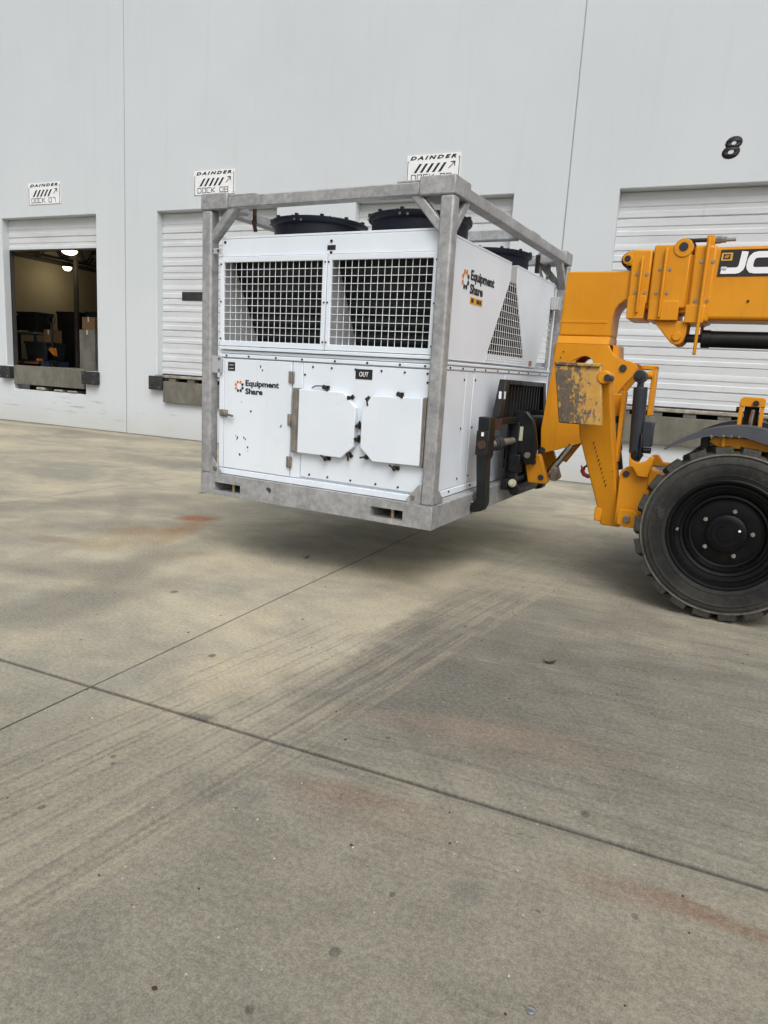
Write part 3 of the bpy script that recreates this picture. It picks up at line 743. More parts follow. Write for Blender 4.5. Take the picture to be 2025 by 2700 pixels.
def logo(parent, o, xd, s=1.0):
    """gear ring and the two-line company name; o = lower left corner"""
    xd = Vector(xd); zd = Vector((0, 0, 1)); nd = xd.cross(zd)
    for seg in range(8):
        a0 = 2*math.pi*seg/8+R(8); a1 = a0+2*math.pi/8-R(10)
        for lo, hi in ((.030, .047),):
            ang = [a0+(a1-a0)*i/4 for i in range(5)]
            pts = [(hi*math.cos(t), hi*math.sin(t)) for t in ang]+[(lo*math.cos(t), lo*math.sin(t)) for t in reversed(ang)]
            am = (a0+a1)/2
            tooth = [(hi*.98*math.cos(am-.2), hi*.98*math.sin(am-.2)), (.056*math.cos(am-.16), .056*math.sin(am-.16)), (.056*math.cos(am+.16), .056*math.sin(am+.16)), (hi*.98*math.cos(am+.2), hi*.98*math.sin(am+.2))]
            mb = MB()
            for poly in (pts, tooth):
                n_ = len(poly)
                base = [Vector(o)+xd*(.05+x*.88)*s+zd*(.045+z*.88)*s for x, z in poly]
                top = [q+nd*.0015 for q in base]
                mb._a(base+top, [tuple(range(n_-1, -1, -1)), tuple(range(n_, 2*n_))]+[(i, (i+1) % n_, n_+(i+1) % n_, n_+i) for i in range(n_)])
            upper = math.sin(am-R(45))-0 > -0.15 and math.cos(am) < .75
            mb.build('logo_segment', 'orange' if (math.degrees(am) % 360) > 60 and (math.degrees(am) % 360) < 235 else 'ink', parent, smooth=0)
    lettering('logo_lettering', 'Equipment', .335*s, .062*s, 'ink', parent, Vector(o)+xd*.115*s+zd*.038*s, xd, zd, bold=.034)
    lettering('logo_lettering', 'Share', .175*s, .047*s, 'ink', parent, Vector(o)+xd*.115*s+zd*-.012*s, xd, zd, bold=.034)
logo(door, (-1.866, .0455, .877), (1, 0, 0), 1.0)

def bolts(pts, name='screw_heads', r=.0085, ax='y', parent=None, mat='steel', h=.006):
    mb = MB()
    for q in pts:
        d_ = {'y': (0, -h, 0), 'x': (h, 0, 0), 'z': (0, 0, h)}[ax]
        mb.cyl(q, (q[0]+d_[0], q[1]+d_[1], q[2]+d_[2]), r, n=7)
    o = mb.build(name, mat, parent or ch, smooth=0); o['kind'] = 'stuff'; return o
pts = []
for x in (-1.10, -.93, -.72, -.50, -.31, -.13): pts += [(x, .051, 1.112), (x, .051, .276)]
for z in (.45, .65, .9, 1.05): pts += [(-1.172, .051, z), (-.125, .051, z)]
for x in (-1.95, -1.72, -1.45, -1.2, -.9, -.62, -.35, -.15): pts += [(x, .045, 1.164)]
bolts(pts, mat='darkclip')

# octagonal air hatches on the service panel, hinged on the outer side
def hatch(poly, bar):
    h = F(MB().prism(poly, 'y', .0, .044), 'air_hatch', bevel=.005)
    MB().box(bar[0], bar[1], .010, .049, bar[2], bar[3]).box(bar[0]+.012, bar[1]-.010, .004, .0095, bar[2]+.01, bar[3]-.01).build('hinge_strip', 'hinge', h, bevel=.003)
    inner = [(sum(p[0] for p in poly)/6+(p[0]-sum(q[0] for q in poly)/6)*.94, sum(p[1] for p in poly)/6+(p[1]-sum(q[1] for q in poly)/6)*.94) for p in poly]
    MB().prism(inner, 'y', .0445, .0495).build('gasket', 'bumper', h)
    return h
h1 = hatch([(-1.190, .940), (-.790, .940), (-.678, .836), (-.682, .540), (-.790, .446), (-1.193, .446)], (-1.258, -1.200, .44, .945))
h2 = hatch([(-.541, .932), (-.136, .942), (-.128, .458), (-.512, .448), (-.622, .545), (-.624, .827)], (-.130, -.106, .455, .945))
cl = MB().box(-.022, .022, .0, .014, -.012, .012).cyl((-.012, -.028, 0), (.012, -.028, 0), .011, n=8).bar((0, .004, 0), (0, -.036, .012), .012).bar((0, -.03, .0), (.034, -.036, -.02), .010)
cl0 = None
for (x, z, a) in ((-.965, .965, 0), (-.74, .90, 45), (-.655, .70, 90), (-.66, .60, 80), (-.73, .475, -45), (-.93, .425, 180), (-.585, .90, -45), (-.575, .478, 225), (-.33, .955, 0), (-.33, .418, 180)):
    if cl0 is None:
        cl0 = cl.build('toggle_clamp', 'darkclip', ch, bevel=.001); o_ = cl0
    else: o_ = inst('toggle_clamp', cl0, ch)
    o_.location = (x, .034, z); o_.rotation_euler = (0, R(-a), 0); o_.scale = (1.15, 1.0, 1.15)
MB().tube([(-1.09, .03, .955), (-1.05, .02, .972), (-.985, .02, .975)], .006, 6).build('lever_rod', 'steel', ch)

sg = F(MB().box(-.718, -.575, .047, .0495, 1.044, 1.117), 'out_sign', 'ink', bevel=0)
lettering('lettering', 'OUT', .078, .036, 'letterwhite', sg, (-.686, .0465, 1.062), (1, 0, 0), (0, 0, 1), bold=.006)

# bolted plates tying cabinet and frame
for (za, zb_, xa, xb) in ((1.018, 1.156, -2.150, -1.985), (1.955, 2.0, -2.115, -2.005)):
    b_ = F(MB().box(xa, xb, .022, .034, za, zb_), 'tie_plate', 'greyplate', bevel=.003)
    bolts([(xa+.025, .022, za+.025), (xb-.025, .022, za+.025), (xa+.025, .022, zb_-.02), (xb-.025, .022, zb_-.02)], parent=b_, r=.011, mat='steel')

# ---- condenser deck (two V modules)
F(MB().box(BX0, BX1-.016, BY0+.01, BY1, 1.205, 1.235), 'deck_tray', 'greyplate')
YA, YB, YC, YD = BY0, 1.575, 1.745, 2.985
for ya, yb in ((YA, YB), (YC, YD)):
    hl = [circ(x, (ya+yb)/2 if ya != YA else .76, .36, 32) for x in (-1.56, -.61)]
    F(MB().prism([(BX0, ya), (BX1, ya), (BX1, yb), (BX0, yb)], 'z', 2.075, 2.092, hl), 'roof_sheet', 'white', bevel=.003)
top_band = F(MB().box(BX0, BX1, BY0, BY0+.02, 1.938, 2.074), 'top_band')
F(MB().box(-1.024, -.953, BY0-.003, BY0-.001, 1.968, 2.002), 'small_label', 'ink', bevel=0, parent=top_band)
bolts([(-.99, BY0, 2.03), (-.99, BY0, 1.95), (-2.0, BY0, 2.05)], parent=top_band, mat='darkclip', r=.011)
for (xa, xb, oa, ob) in ((-2.030, -1.010, -1.992, -1.047), (-1.004, -.104, -.966, -.142)):
    gf = F(MB().prism(rect(xa, xb, 1.243, 1.934), 'y', .048, .071, [rect(oa, ob, 1.286, 1.893)]), 'grille_frame', bevel=.004)
    wm = MB(); nx = round((ob-oa)/.0555); nz = round(.607/.0575)
    for i in range(1, nx):
        x = oa+(ob-oa)*i/nx
        wm.cyl((x, .066, 1.286), (x, .066, 1.893), .0023, n=6, cap=False)
    for i in range(1, nz):
        z = 1.286+.607*i/nz
        wm.cyl((oa, .060, z), (ob, .060, z), .0023, n=6, cap=False)
    o_ = wm.build('mesh_guard', 'wire', gf); o_['kind'] = 'stuff'
    bolts([(x, .048, z) for x in (xa+.012, xb-.012) for z in (1.30, 1.59, 1.88)], parent=gf, mat='darkclip', r=.007)
# end plates and divider inside the front bay
for xp in (BX0+.003, -1.015):
    F(MB().prism([(BY0+.025, 1.24), (.62, 1.24), (.62, 2.07), (BY0+.025, 2.07)], 'x', xp, xp+.008), 'end_plate', 'greyplate', bevel=0)
def coil(y0, z0, y1, z1, t=.05):
    d = Vector((y1-y0, z1-z0)).normalized(); nn = Vector((-d.y, d.x))*t
    F(MB().prism([(y0, z0), (y1, z1), (y1+nn.x, z1+nn.y), (y0+nn.x, z0+nn.y)], 'x', BX0+.014, BX1-.02), 'condenser_coil', 'coil', bevel=0)
coil(.12, 2.06, .56, 1.24)
coil(1.52, 2.06, 1.10, 1.24)
coil(1.80, 2.06, 2.20, 1.24)
coil(2.93, 2.06, 2.52, 1.24)
# side sheets
sp1 = F(MB().prism([(BY0+.022, 2.074), (YB, 2.074), (YB, 1.945), (1.135, 1.30), (1.085, 1.222), (BY0+.022, 1.222)], 'x', BX1-.014, BX1), 'side_sheet')
sp2 = F(MB().prism([(YC, 2.074), (YD, 2.074), (YD, 1.945), (2.545, 1.222), (2.185, 1.222), (2.15, 1.30), (YC, 1.945)], 'x', BX1-.014, BX1), 'side_sheet')
for xo in (BX0,):
    F(MB().prism([(BY0+.022, 2.074), (YB, 2.074), (YB, 1.945), (1.085, 1.222), (BY0+.022, 1.222)], 'x', xo-.012, xo), 'side_sheet')
    F(MB().prism([(YC, 2.074), (YD, 2.074), (YD, 1.945), (2.545, 1.222), (2.185, 1.222), (YC, 1.945)], 'x', xo-.012, xo), 'side_sheet')
F(MB().box(BX1-.02, BX1-.006, YB+.004, YC-.004, 1.93, 2.07), 'spacer_strip', 'greyplate')
F(MB().box(BX1-.012, BX1-.002, .52, .535, 1.23, 2.07), 'seam_strip', 'greyplate', bevel=0)
# perforated strip under the V
hl = []
for r_ in range(3):
    for k in range(17):
        y = 1.135+k*.0605+(.0 if r_ % 2 == 0 else .012); z = 1.238+r_*.022
        if y+.026 < 2.14: hl.append(rect(y, y+.026, z, z+.012))
F(MB().box(BX1-.014, BX1-.011, 1.12, 2.15, 1.232, 1.298), 'hole_shade_sheet', 'ink', bevel=0)  # black sheet added so the perforations look shaded
F(MB().prism([(1.095, 1.226), (2.178, 1.226), (2.145, 1.302), (1.142, 1.302)], 'x', BX1-.008, BX1, hl), 'perforated_strip', 'white', bevel=0)
def tri_mesh(yl, yr):
    """wire guard between two edges given as functions of z"""
    wm = MB(); z = 1.33
    while z < 1.92:
        wm.cyl((BX1-.006, yl(z), z), (BX1-.006, yr(z), z), .0024, n=6, cap=False); z += .0575
    y = yl(1.31)+.03
    while y < yr(1.31):
        zt = 1.94
        for zz in [1.305+i*.005 for i in range(130)]:
            if not (yl(zz) < y < yr(zz)): zt = zz; break
        if zt > 1.33: wm.cyl((BX1-.011, y, 1.305), (BX1-.011, y, zt), .0024, n=6, cap=False)
        y += .0555
    o_ = wm.build('mesh_guard', 'wire', ch); o_['kind'] = 'stuff'
tri_mesh(lambda z: 1.135+(z-1.30)/.645*.44, lambda z: 2.15-(z-1.30)/.645*.405)
tri_mesh(lambda z: 2.545+(z-1.222)/.723*.44, lambda z: 3.03)
F(MB().prism([(2.99, 2.06), (2.99, 1.945), (2.55, 1.24), (3.035, 1.24), (3.035, 2.06)], 'x', -.50, -.49), 'mesh_shade_plate', 'charcoal', bevel=0)  # dark plate added to stop light showing through the rear mesh
F(MB().box(BX1-.03, BX1-.004, 2.99, 3.055, 1.235, 2.07), 'rear_stile', 'greyplate')
F(MB().prism(rect(BX0, BX1, 1.243, 1.934), 'y', BY1-.02, BY1, [rect(-1.99, -1.05, 1.286, 1.893), rect(-.97, -.14, 1.286, 1.893)]), 'rear_grille_frame')
F(MB().box(BX0, BX1, BY1-.02, BY1, 1.936, 2.09), 'rear_band')
F(MB().box(-.098, -.02, 2.88, 2.99, 1.82, 1.95), 'tie_plate', 'greyplate')
logo(sp1, (BX1+.001, .47, 1.745), (0, 1, 0), 1.55)
F(MB().box(BX1+.0005, BX1+.0025, .665, .93, 1.655, 1.705), 'serial_sticker', 'amber', bevel=0, parent=sp1)
for (ya_, yb_) in ((.685, .735), (.80, .85), (.86, .90)):
    F(MB().box(BX1+.0027, BX1+.0037, ya_, yb_, 1.665, 1.695), 'serial_digit', 'ink', bevel=0, parent=sp1)
F(MB().box(BX1+.0005, BX1+.002, 2.32, 2.42, 1.235, 1.285), 'faded_sticker', 'pink', bevel=0, parent=sp2)

# side of the cabinet
F(MB().box(BX1, BX1+.012, BY0+.03, BY1, 1.150, 1.176), 'side_trim')
F(MB().box(BX1, BX1+.018, BY0+.03, BY1, 1.184, 1.206), 'side_trim')
F(MB().box(BX1, BX1+.010, BY0+.03, BY1, RT+.004, .232), 'side_trim')
F(MB().box(BX1, BX1+.006, .115, .70, .240, 1.142), 'side_panel')
F(MB().box(BX1, BX1+.004, .708, .86, .240, 1.142), 'side_post')
F(MB().box(BX1, BX1+.006, .868, 1.62, .240, 1.142), 'side_panel')
sp = F(MB().box(BX1, BX1+.006, 1.63, 2.45, .240, 1.142), 'side_panel')
lvp = F(MB().box(BX1, BX1+.004, 2.46, 3.04, .240, 1.142), 'louvre_panel')
for k in range(16):
    z = .50+k*.038
    MB().hexa([(BX1+.004, 2.52, z), (BX1+.020, 2.52, z), (BX1+.020, 2.98, z), (BX1+.004, 2.98, z), (BX1+.004, 2.52, z+.022), (BX1+.0045, 2.52, z+.022), (BX1+.0045, 2.98, z+.022), (BX1+.004, 2.98, z+.022)]).build('louvre', 'white', lvp)
bolts([(BX1+.006, y, z) for y in (.66, .90) for z in (1.08, .70, .30)]+[(BX1+.012, y, 1.163) for y in (.35, .6, .85, 1.1, 1.4, 1.7, 2.0, 2.3, 2.7)]+[(BX1+.010, y, .215) for y in (.5, .95, 1.4, 2.0, 2.6)], ax='x', mat='darkclip', r=.009)
for y in (1.80, 1.93): F(MB().box(BX1+.006, BX1+.014, y, y+.03, .36, .49), 'drain_slot', 'ink', bevel=0, parent=sp)
F(MB().box(BX1+.006, BX1+.012, 1.80, 1.90, .27, .34), 'red_sticker', 'red', bevel=0, parent=sp)

# ---- condenser fans
def fan(x, y):
    z0 = 2.092
    f = MB().lathe([(.365, 0), (.40, 0), (.395, .012), (.382, .02), (.382, .155), (.405, .165), (.412, .175), (.412, .20), (.40, .205), (.37, .198), (.365, .16)], (x, y, z0), 'z', 56, closed=True).build('fan', 'navy', ch)
    gm = MB()
    for r_ in (.07, .11, .15, .19, .23, .27, .31, .35, .38):
        gm.lathe([(r_-.0025, -.0025), (r_+.0025, -.0025), (r_+.0025, .0025), (r_-.0025, .0025)], (x, y, z0+.205+.012*(1-(r_/.4)**2)), 'z', 40, closed=True)
    for k in range(8):
        t = k*math.pi/4
        gm.bar((x+.05*math.cos(t), y+.05*math.sin(t), z0+.214), (x+.405*math.cos(t), y+.405*math.sin(t), z0+.203), .009)
    o_ = gm.build('fan_guard', 'black', f); o_['kind'] = 'stuff'
    MB().cyl((x, y, z0+.02), (x, y, z0+.19), .075, n=20).build('fan_motor', 'black', f, bevel=.006)
    bl = MB()
    for k in range(5):
        t = k*2*math.pi/5+.3
        c_, s_ = math.cos(t), math.sin(t)
        q = lambda r, w, z: (x+r*c_-w*s_, y+r*s_+w*c_, z0+z)
        MB().hexa([q(.07, -.05, .06), q(.35, -.09, .05), q(.35, .09, .10), q(.07, .05, .12), q(.07, -.05, .064), q(.35, -.09, .054), q(.35, .09, .104), q(.07, .05, .124)]).build('fan_blade', 'black', f)
    cm = MB()
    for k in range(12):
        t = k*math.pi/6+.1
        cm.box(x+.40*math.cos(t)-.012, x+.40*math.cos(t)+.012, y+.40*math.sin(t)-.012, y+.40*math.sin(t)+.012, z0+.19, z0+.217)
    o_ = cm.build('guard_clips', 'black', f); o_['kind'] = 'stuff'
    bolts([(x+.03+.0, y-.413, z0+.17), (x+.09, y-.405, z0+.165), (x-.33, y-.25, z0+.17), (x-.31, y-.265, z0+.18)], parent=f, r=.010, mat='steel', h=.004)
for x in (-1.56, -.61):
    for y in (.76, (YC+YD)/2): fan(x, y)

# ================================================================== telehandler (forward = local -X)
te = empty('telehandler', (0.30, 5.52, 0)); te.rotation_euler = (0, 0, -.0742)
tag(te, 'yellow telehandler with black wheels holding the chiller on its forks', 'telehandler')
def T(mb, name, mat='yellow', parent=None, bevel=.008, **k): return mb.build(name, mat, parent or te, bevel=bevel, **k)
NB, FB = .75, 1.11                                     # near and far face of the boom
# main boom section with its front collar
boom = T(MB().box(-.53, 4.1, NB+.012, FB-.012, 2.215, 2.772), 'boom', bevel=.03, seg=3)
T(MB().box(-.551, -.385, NB-.002, FB+.002, 2.199, 2.783), 'boom_collar', parent=boom, bevel=.02)
T(MB().box(-.56, -.42, NB-.012, FB+.012, 2.19, 2.33), 'collar_pad', parent=boom, bevel=.006)
T(MB().box(-.462, -.438, NB-.045, NB+.0, 1.94, 2.83), 'collar_rib', parent=boom, bevel=.008)
T(MB().box(-.462, -.438, FB, FB+.045, 2.10, 2.83), 'collar_rib', parent=boom, bevel=.008)
T(MB().box(-.462, -.438, NB-.002, FB+.002, 2.76, 2.83), 'collar_rib', parent=boom, bevel=.006)
T(MB().box(-.475, -.415, NB+.03, NB+.10, 2.77, 2.865), 'tie_rod_lug', parent=boom)
# middle section end
mid = T(MB().box(-.852, -.57, NB-.012, FB+.012, 2.30, 2.793), 'boom_section', bevel=.014)
T(MB().box(-.85, -.50, NB+.03, FB-.03, 2.27, 2.72), 'boom_section', bevel=.01)
T(MB().box(-.842, -.612, NB-.020, FB+.020, 2.206, 2.36), 'wear_pad_housing', parent=mid, bevel=.006)
T(MB().box(-.762, -.740, NB-.05, NB-.012, 2.225, 2.765), 'collar_rib', parent=mid, bevel=.008)
T(MB().cyl((-.632, NB-.02, 2.765), (-.632, FB+.02, 2.765), .072, n=24), 'chain_sheave_cheek', parent=mid, bevel=.004)
T(MB().cyl((-.632, NB+.06, 2.765), (-.632, FB-.06, 2.765), .088, n=24), 'chain_sheave', 'black', parent=mid, bevel=.004)
T(MB().cyl((-.632, NB-.026, 2.772), (-.632, NB-.018, 2.772), .034, n=18), 'sheave_pin', 'charcoal', parent=mid, bevel=.002)
# inner section end
inn = T(MB().box(-1.02, -.862, NB-.006, FB+.006, 2.335, 2.762), 'boom_section', bevel=.014)
T(MB().box(-1.005, -.80, NB+.04, FB-.04, 2.30, 2.70), 'boom_section', bevel=.01)
T(MB().prism([(-1.012, 2.216), (-.876, 2.216), (-.870, 2.40), (-.96, 2.40), (-1.016, 2.39)], 'y', NB-.016, FB+.016), 'wear_pad_housing', parent=inn, bevel=.006)
T(MB().box(-.94, -.92, NB-.045, NB-.006, 2.26, 2.70), 'collar_rib', parent=inn, bevel=.008)
T(MB().cyl((-1.052, NB-.012, 2.693), (-1.052, FB+.012, 2.693), .042, n=24), 'chain_sheave_cheek', parent=inn, bevel=.003)
T(MB().cyl((-1.052, NB+.05, 2.693), (-1.052, FB-.05, 2.693), .062, n=24), 'chain_sheave', 'black', parent=inn, bevel=.003)
T(MB().cyl((-1.052, NB-.020, 2.693), (-1.052, NB-.010, 2.693), .024, n=18), 'sheave_pin', 'ink', parent=inn, bevel=.002)
T(MB().box(-1.06, -.99, NB-.004, NB+.03, 2.64, 2.755), 'sheave_bracket', parent=inn, bevel=.008)
T(MB().cyl((-.62, NB+.065, 2.832), (-.44, NB+.065, 2.832), .016, n=10), 'tie_rod', 'darkclip', bevel=0)
T(MB().cyl((-.415, NB+.065, 2.83), (-.37, NB+.065, 2.83), .028, n=6).cyl((-.37, NB+.065, 2.83), (-.335, NB+.065, 2.83), .023, n=6).cyl((-.335, NB+.065, 2.83), (-.27, NB+.065, 2.83), .014, n=10), 'tie_rod_nut', 'steel', bevel=.001)
bp = [(-.965, 2.57), (-.885, 2.569), (-.963, 2.427), (-.885, 2.425)]
bolts([(x, NB-.006, z) for x, z in bp], parent=inn, r=.013)
bolts([(x, NB-.012, z) for x, z in ((-.79, 2.604), (-.714, 2.603), (-.797, 2.421), (-.716, 2.421))], parent=mid, r=.013)
bolts([(x, NB-.002, z) for x, z in ((-.487, 2.658), (-.404, 2.657), (-.498, 2.36), (-.41, 2.36))], parent=boom, r=.013)
bolts([(-.12, NB+.010, 2.36)], parent=boom, r=.010, mat='darkclip')
# maker's decal on the boom
dec = T(MB().prism([(-.366, 2.545), (.40, 2.545), (.405, 2.745), (-.358, 2.745)], 'y', NB+.0085, NB+.0112), 'decal', 'ink', parent=boom, bevel=0)
yd0, yd1 = NB+.0060, NB+.0082
def sk(pts): return [(x+(z-2.645)*.10, z) for x, z in pts]
T(MB().stroke(sk([(-.197, 2.729), (-.197, 2.625), (-.202, 2.605), (-.216, 2.592), (-.236, 2.588), (-.338, 2.588)]), .046, 'y', yd0, yd1), 'letter', 'letterwhite', parent=dec, bevel=0)
T(MB().box(-.343, -.305, yd0, yd1, 2.588, 2.618), 'letter', 'letterwhite', parent=dec, bevel=0)
T(MB().stroke(sk([(.012, 2.704), (-.10, 2.704), (-.124, 2.698), (-.138, 2.682), (-.143, 2.662), (-.143, 2.628), (-.138, 2.608), (-.124, 2.593), (-.10, 2.588), (.012, 2.588)]), .046, 'y', yd0, yd1), 'letter', 'letterwhite', parent=dec, bevel=0)
T(MB().stroke(sk([(.075, 2.704), (.21, 2.704), (.232, 2.690), (.232, 2.662), (.212, 2.648), (.09, 2.648)]), .036, 'y', yd0, yd1).stroke(sk([(.212, 2.644), (.238, 2.628), (.238, 2.604), (.214, 2.588), (.075, 2.588)]), .036, 'y', yd0, yd1).stroke(sk([(.085, 2.727), (.085, 2.566)]), .04, 'y', yd0-.001, yd1), 'letter', 'letterwhite', parent=dec, bevel=0)
T(MB().prism([(-.352, 2.663), (-.273, 2.663), (-.271, 2.722), (-.350, 2.722)], 'y', yd0, yd1), 'badge', 'amber', parent=dec, bevel=0)
T(MB().prism([(-.338, 2.674), (-.288, 2.674), (-.286, 2.711), (-.336, 2.711)], 'y', yd0-.001, yd0-.0003), 'badge_field', 'ink', parent=dec, bevel=0)
T(MB().stroke([(-.326, 2.684), (-.312, 2.703)], .008, 'y', yd0-.002, yd0-.0013).stroke([(-.312, 2.684), (-.298, 2.703)], .008, 'y', yd0-.002, yd0-.0013), 'badge_mark', 'amber', parent=dec, bevel=0)
# extension cylinder below the boom
T(MB().prism([(-.80, 2.205), (-.535, 2.205), (-.535, 2.10), (-.548, 2.05), (-.575, 2.020), (-.61, 2.014), (-.645, 2.032)], 'y', NB+.02, NB+.06), 'cylinder_lug', parent=mid, bevel=.008)
T(MB().prism([(-.80, 2.205), (-.535, 2.205), (-.535, 2.10), (-.548, 2.05), (-.575, 2.020), (-.61, 2.014), (-.645, 2.032)], 'y', FB-.10, FB-.06), 'cylinder_lug', parent=mid, bevel=.008)
T(MB().cyl((-.603, NB+.005, 2.083), (-.603, FB-.05, 2.083), .034, n=20), 'lug_pin', parent=mid, bevel=.003)
T(MB().cyl((-.62, .90, 2.08), (-.40, .90, 2.08), .034, n=18), 'cylinder_rod', 'charcoal', bevel=0)
T(MB().cyl((-.42, .90, 2.078), (2.4, .90, 2.072), .066, n=28), 'cylinder_barrel', 'black', bevel=.006)
T(MB().cyl((-.425, .90, 2.078), (-.36, .90, 2.078), .072, n=28), 'cylinder_gland', 'black', bevel=.004)

# ---- gooseneck boom head
HU = .775
up_poly = [(-1.549, 2.604), (-.99, 2.604), (-.99, 2.372), (-1.045, 2.362), (-1.085, 2.332), (-1.112, 2.294), (-1.126, 2.235), (-1.128, 2.07), (-1.570, 2.07)]
head = T(MB().prism(up_poly, 'y', HU, FB-.02), 'boom_head', bevel=.014, seg=3)
lo_poly = [(-1.572, 2.0), (-1.128, 2.0), (-1.105, 1.955), (-1.063, 1.905), (-1.0, 1.877), (-.935, 1.872), (-.89, 1.85), (-.873, 1.812), (-.885, 1.775), (-.95, 1.69), (-.994, 1.623), (-1.05, 1.53), (-1.06, 1.30), (-1.12, 1.20), (-1.273, 1.152), (-1.61, 1.028), (-1.632, 1.242), (-1.608, 1.523), (-1.586, 1.774)]
T(MB().prism(lo_poly, 'y', HU-.035, HU+.02, [circ(-1.315, 1.815, .085, 20)]), 'head_side_plate', parent=head, bevel=.008)
T(MB().prism(lo_poly, 'y', FB-.04, FB+.015, [circ(-1.315, 1.815, .085, 20)]), 'head_side_plate', parent=head, bevel=.008)
T(MB().hexa([(-1.571, HU-.034, 2.001), (-1.129, HU-.034, 2.001), (-1.129, FB, 2.001), (-1.571, FB, 2.001), (-1.570, HU+.001, 2.069), (-1.128, HU+.001, 2.069), (-1.128, FB-.021, 2.069), (-1.570, FB-.021, 2.069)]), 'head_fold', parent=head, bevel=.004)
T(MB().box(-1.565, -1.165, HU-.004, HU+.002, 2.178, 2.200), 'weld_seam', parent=head, bevel=.002)
T(MB().box(-1.60, -1.53, HU+.021, FB-.041, 1.06, 2.0), 'head_front_web', parent=head, bevel=0)
T(MB().prism([(-1.10, 2.0), (-1.06, 2.0), (-1.0, 1.5), (-1.06, 1.22), (-1.12, 1.24), (-1.06, 1.5)], 'y', HU+.021, FB-.041), 'head_rear_web', parent=head, bevel=0)
for hp, hr in (((-.985, 1.812), .030), ((-1.6, 1.06), .03)):
    T(MB().cyl((hp[0], HU-.05, hp[1]), (hp[0], HU-.034, hp[1]), hr, n=18), 'head_pin', 'charcoal', parent=head, bevel=.003)
bolts([(-1.50, HU-.035, 1.93), (-1.52, HU-.035, 1.88)], parent=head, r=.006, mat='darkclip')
# crowd (tilt) cylinder and link at the foot of the head
T(MB().cyl((-1.30, .86, 1.20), (-1.44, .86, .985), .045, n=20), 'tilt_barrel', parent=head, bevel=.004)
T(MB().cyl((-1.34, .74, 1.135), (-1.52, .74, .86), .026, n=18), 'tilt_rod', 'chrome', bevel=0)
T(MB().cyl((-1.36, .80, 1.12), (-1.53, .80, .86), .030, n=14), 'hose', 'black', bevel=0)
T(MB().prism([(-1.735, .990), (-1.59, 1.035), (-1.497, .80), (-1.50, .785), (-1.52, .77), (-1.678, .765)], 'y', .64, .70), 'tilt_link', bevel=.012)
T(MB().prism([(-1.735, .990), (-1.59, 1.035), (-1.497, .80), (-1.50, .785), (-1.52, .77), (-1.678, .765)], 'y', 1.08, 1.14), 'tilt_link', bevel=.012)
for q in ((-1.642, .957), (-1.562, .826)):
    T(MB().cyl((q[0], .628, q[1]), (q[0], .642, q[1]), .026, n=16), 'link_pin', 'charcoal', bevel=.002)
T(MB().box(-1.50, -1.44, .70, .80, .80, .92), 'rod_eye', 'hinge', bevel=.01)
# red lifting hook below the head
hk = [(-1.185, .72, 1.04), (-1.185, .72, .985), (-1.19, .72, .965), (-1.215, .72, .945), (-1.222, .72, .915), (-1.205, .72, .888), (-1.17, .72, .875), (-1.13, .72, .885), (-1.11, .72, .905)]
hook = T(MB().tube(hk[3:], .019, 10).tube([(-1.222, .72, .935), (-1.238, .72, .962)], .008, 6), 'lifting_hook', 'red', bevel=0)
T(MB().tube(hk[:4], .009, 8), 'hook_shank', 'darkclip', parent=hook, bevel=0)

# ---- carriage, backrest and forks
XC = -1.885
car = T(MB().box(XC+.02, XC+.10, .10, 1.50, 1.29, 1.345), 'carriage', 'black', bevel=.006)
T(MB().box(XC+.085, XC+.10, -.06, .10, 1.25, 1.335), 'carriage_end', 'rust', parent=car, bevel=.003)
T(MB().box(XC+.02, XC+.085, -.04, .10, 1.29, 1.345), 'carriage_end', 'black', parent=car, bevel=.003)
T(MB().cyl((XC+.07, -.12, 1.135), (XC+.07, 1.66, 1.135), .030, n=18), 'fork_shaft', 'hinge', parent=car, bevel=0)
T(MB().cyl((XC+.07, .06, 1.135), (XC+.07, .14, 1.135), .062, n=18).cyl((XC+.07, .02, 1.135), (XC+.07, .06, 1.135), .05, n=18), 'shaft_collar', 'charcoal', parent=car, bevel=.004)
for y0_ in (.52, 1.02): T(MB().box(XC+.02, XC+.12, y0_, y0_+.08, .70, 1.30), 'carriage_upright', 'black', parent=car, bevel=.006)
T(MB().box(XC+.030, XC+.046, .47, 1.16, .80, 1.29), 'carriage_plate', 'black', parent=car, bevel=.003)
T(MB().box(XC+.012, XC+.018, .27, 1.34, 1.348, 1.62), 'backrest_sheet', 'black', parent=car, bevel=0)
T(MB().box(XC+.05, XC+.16, .50, .60, .86, 1.02), 'lower_lug', 'black', parent=car, bevel=.01)
T(MB().box(XC+.02, XC+.08, .45, 1.18, .70, .80), 'carriage_foot', 'black', parent=car, bevel=.006)
for y0_ in (.55, 1.12):
    T(MB().prism([(XC+.06, 1.40), (-1.72, 1.40), (-1.655, 1.33), (-1.63, 1.25), (-1.60, 1.10), (-1.62, .95), (-1.70, .93), (-1.745, 1.03), (XC+.06, 1.02)], 'y', y0_, y0_+.06), 'carriage_cheek', 'black', parent=car, bevel=.010)
T(MB().box(-1.78, -1.70, .61, 1.12, 1.16, 1.36), 'cross_tube', 'black', parent=car, bevel=.02)
T(MB().cyl((-1.675, .53, 1.02), (-1.675, .552, 1.02), .028, n=14), 'cheek_pin', 'hinge', parent=car, bevel=.003)
T(MB().box(-1.80, -1.735, .545, .549, 1.14, 1.265), 'data_plate', 'cream', parent=car, bevel=0)
T(MB().box(-1.835, -1.822, .545, .549, 1.17, 1.21), 'small_tag', 'letterwhite', parent=car, bevel=0)
T(MB().cyl((-1.77, .47, .765), (-1.77, .50, .765), .036, n=18).cyl((-1.77, .45, .765), (-1.77, .47, .765), .022, n=12), 'grease_cap', 'cream', parent=car, bevel=.004)
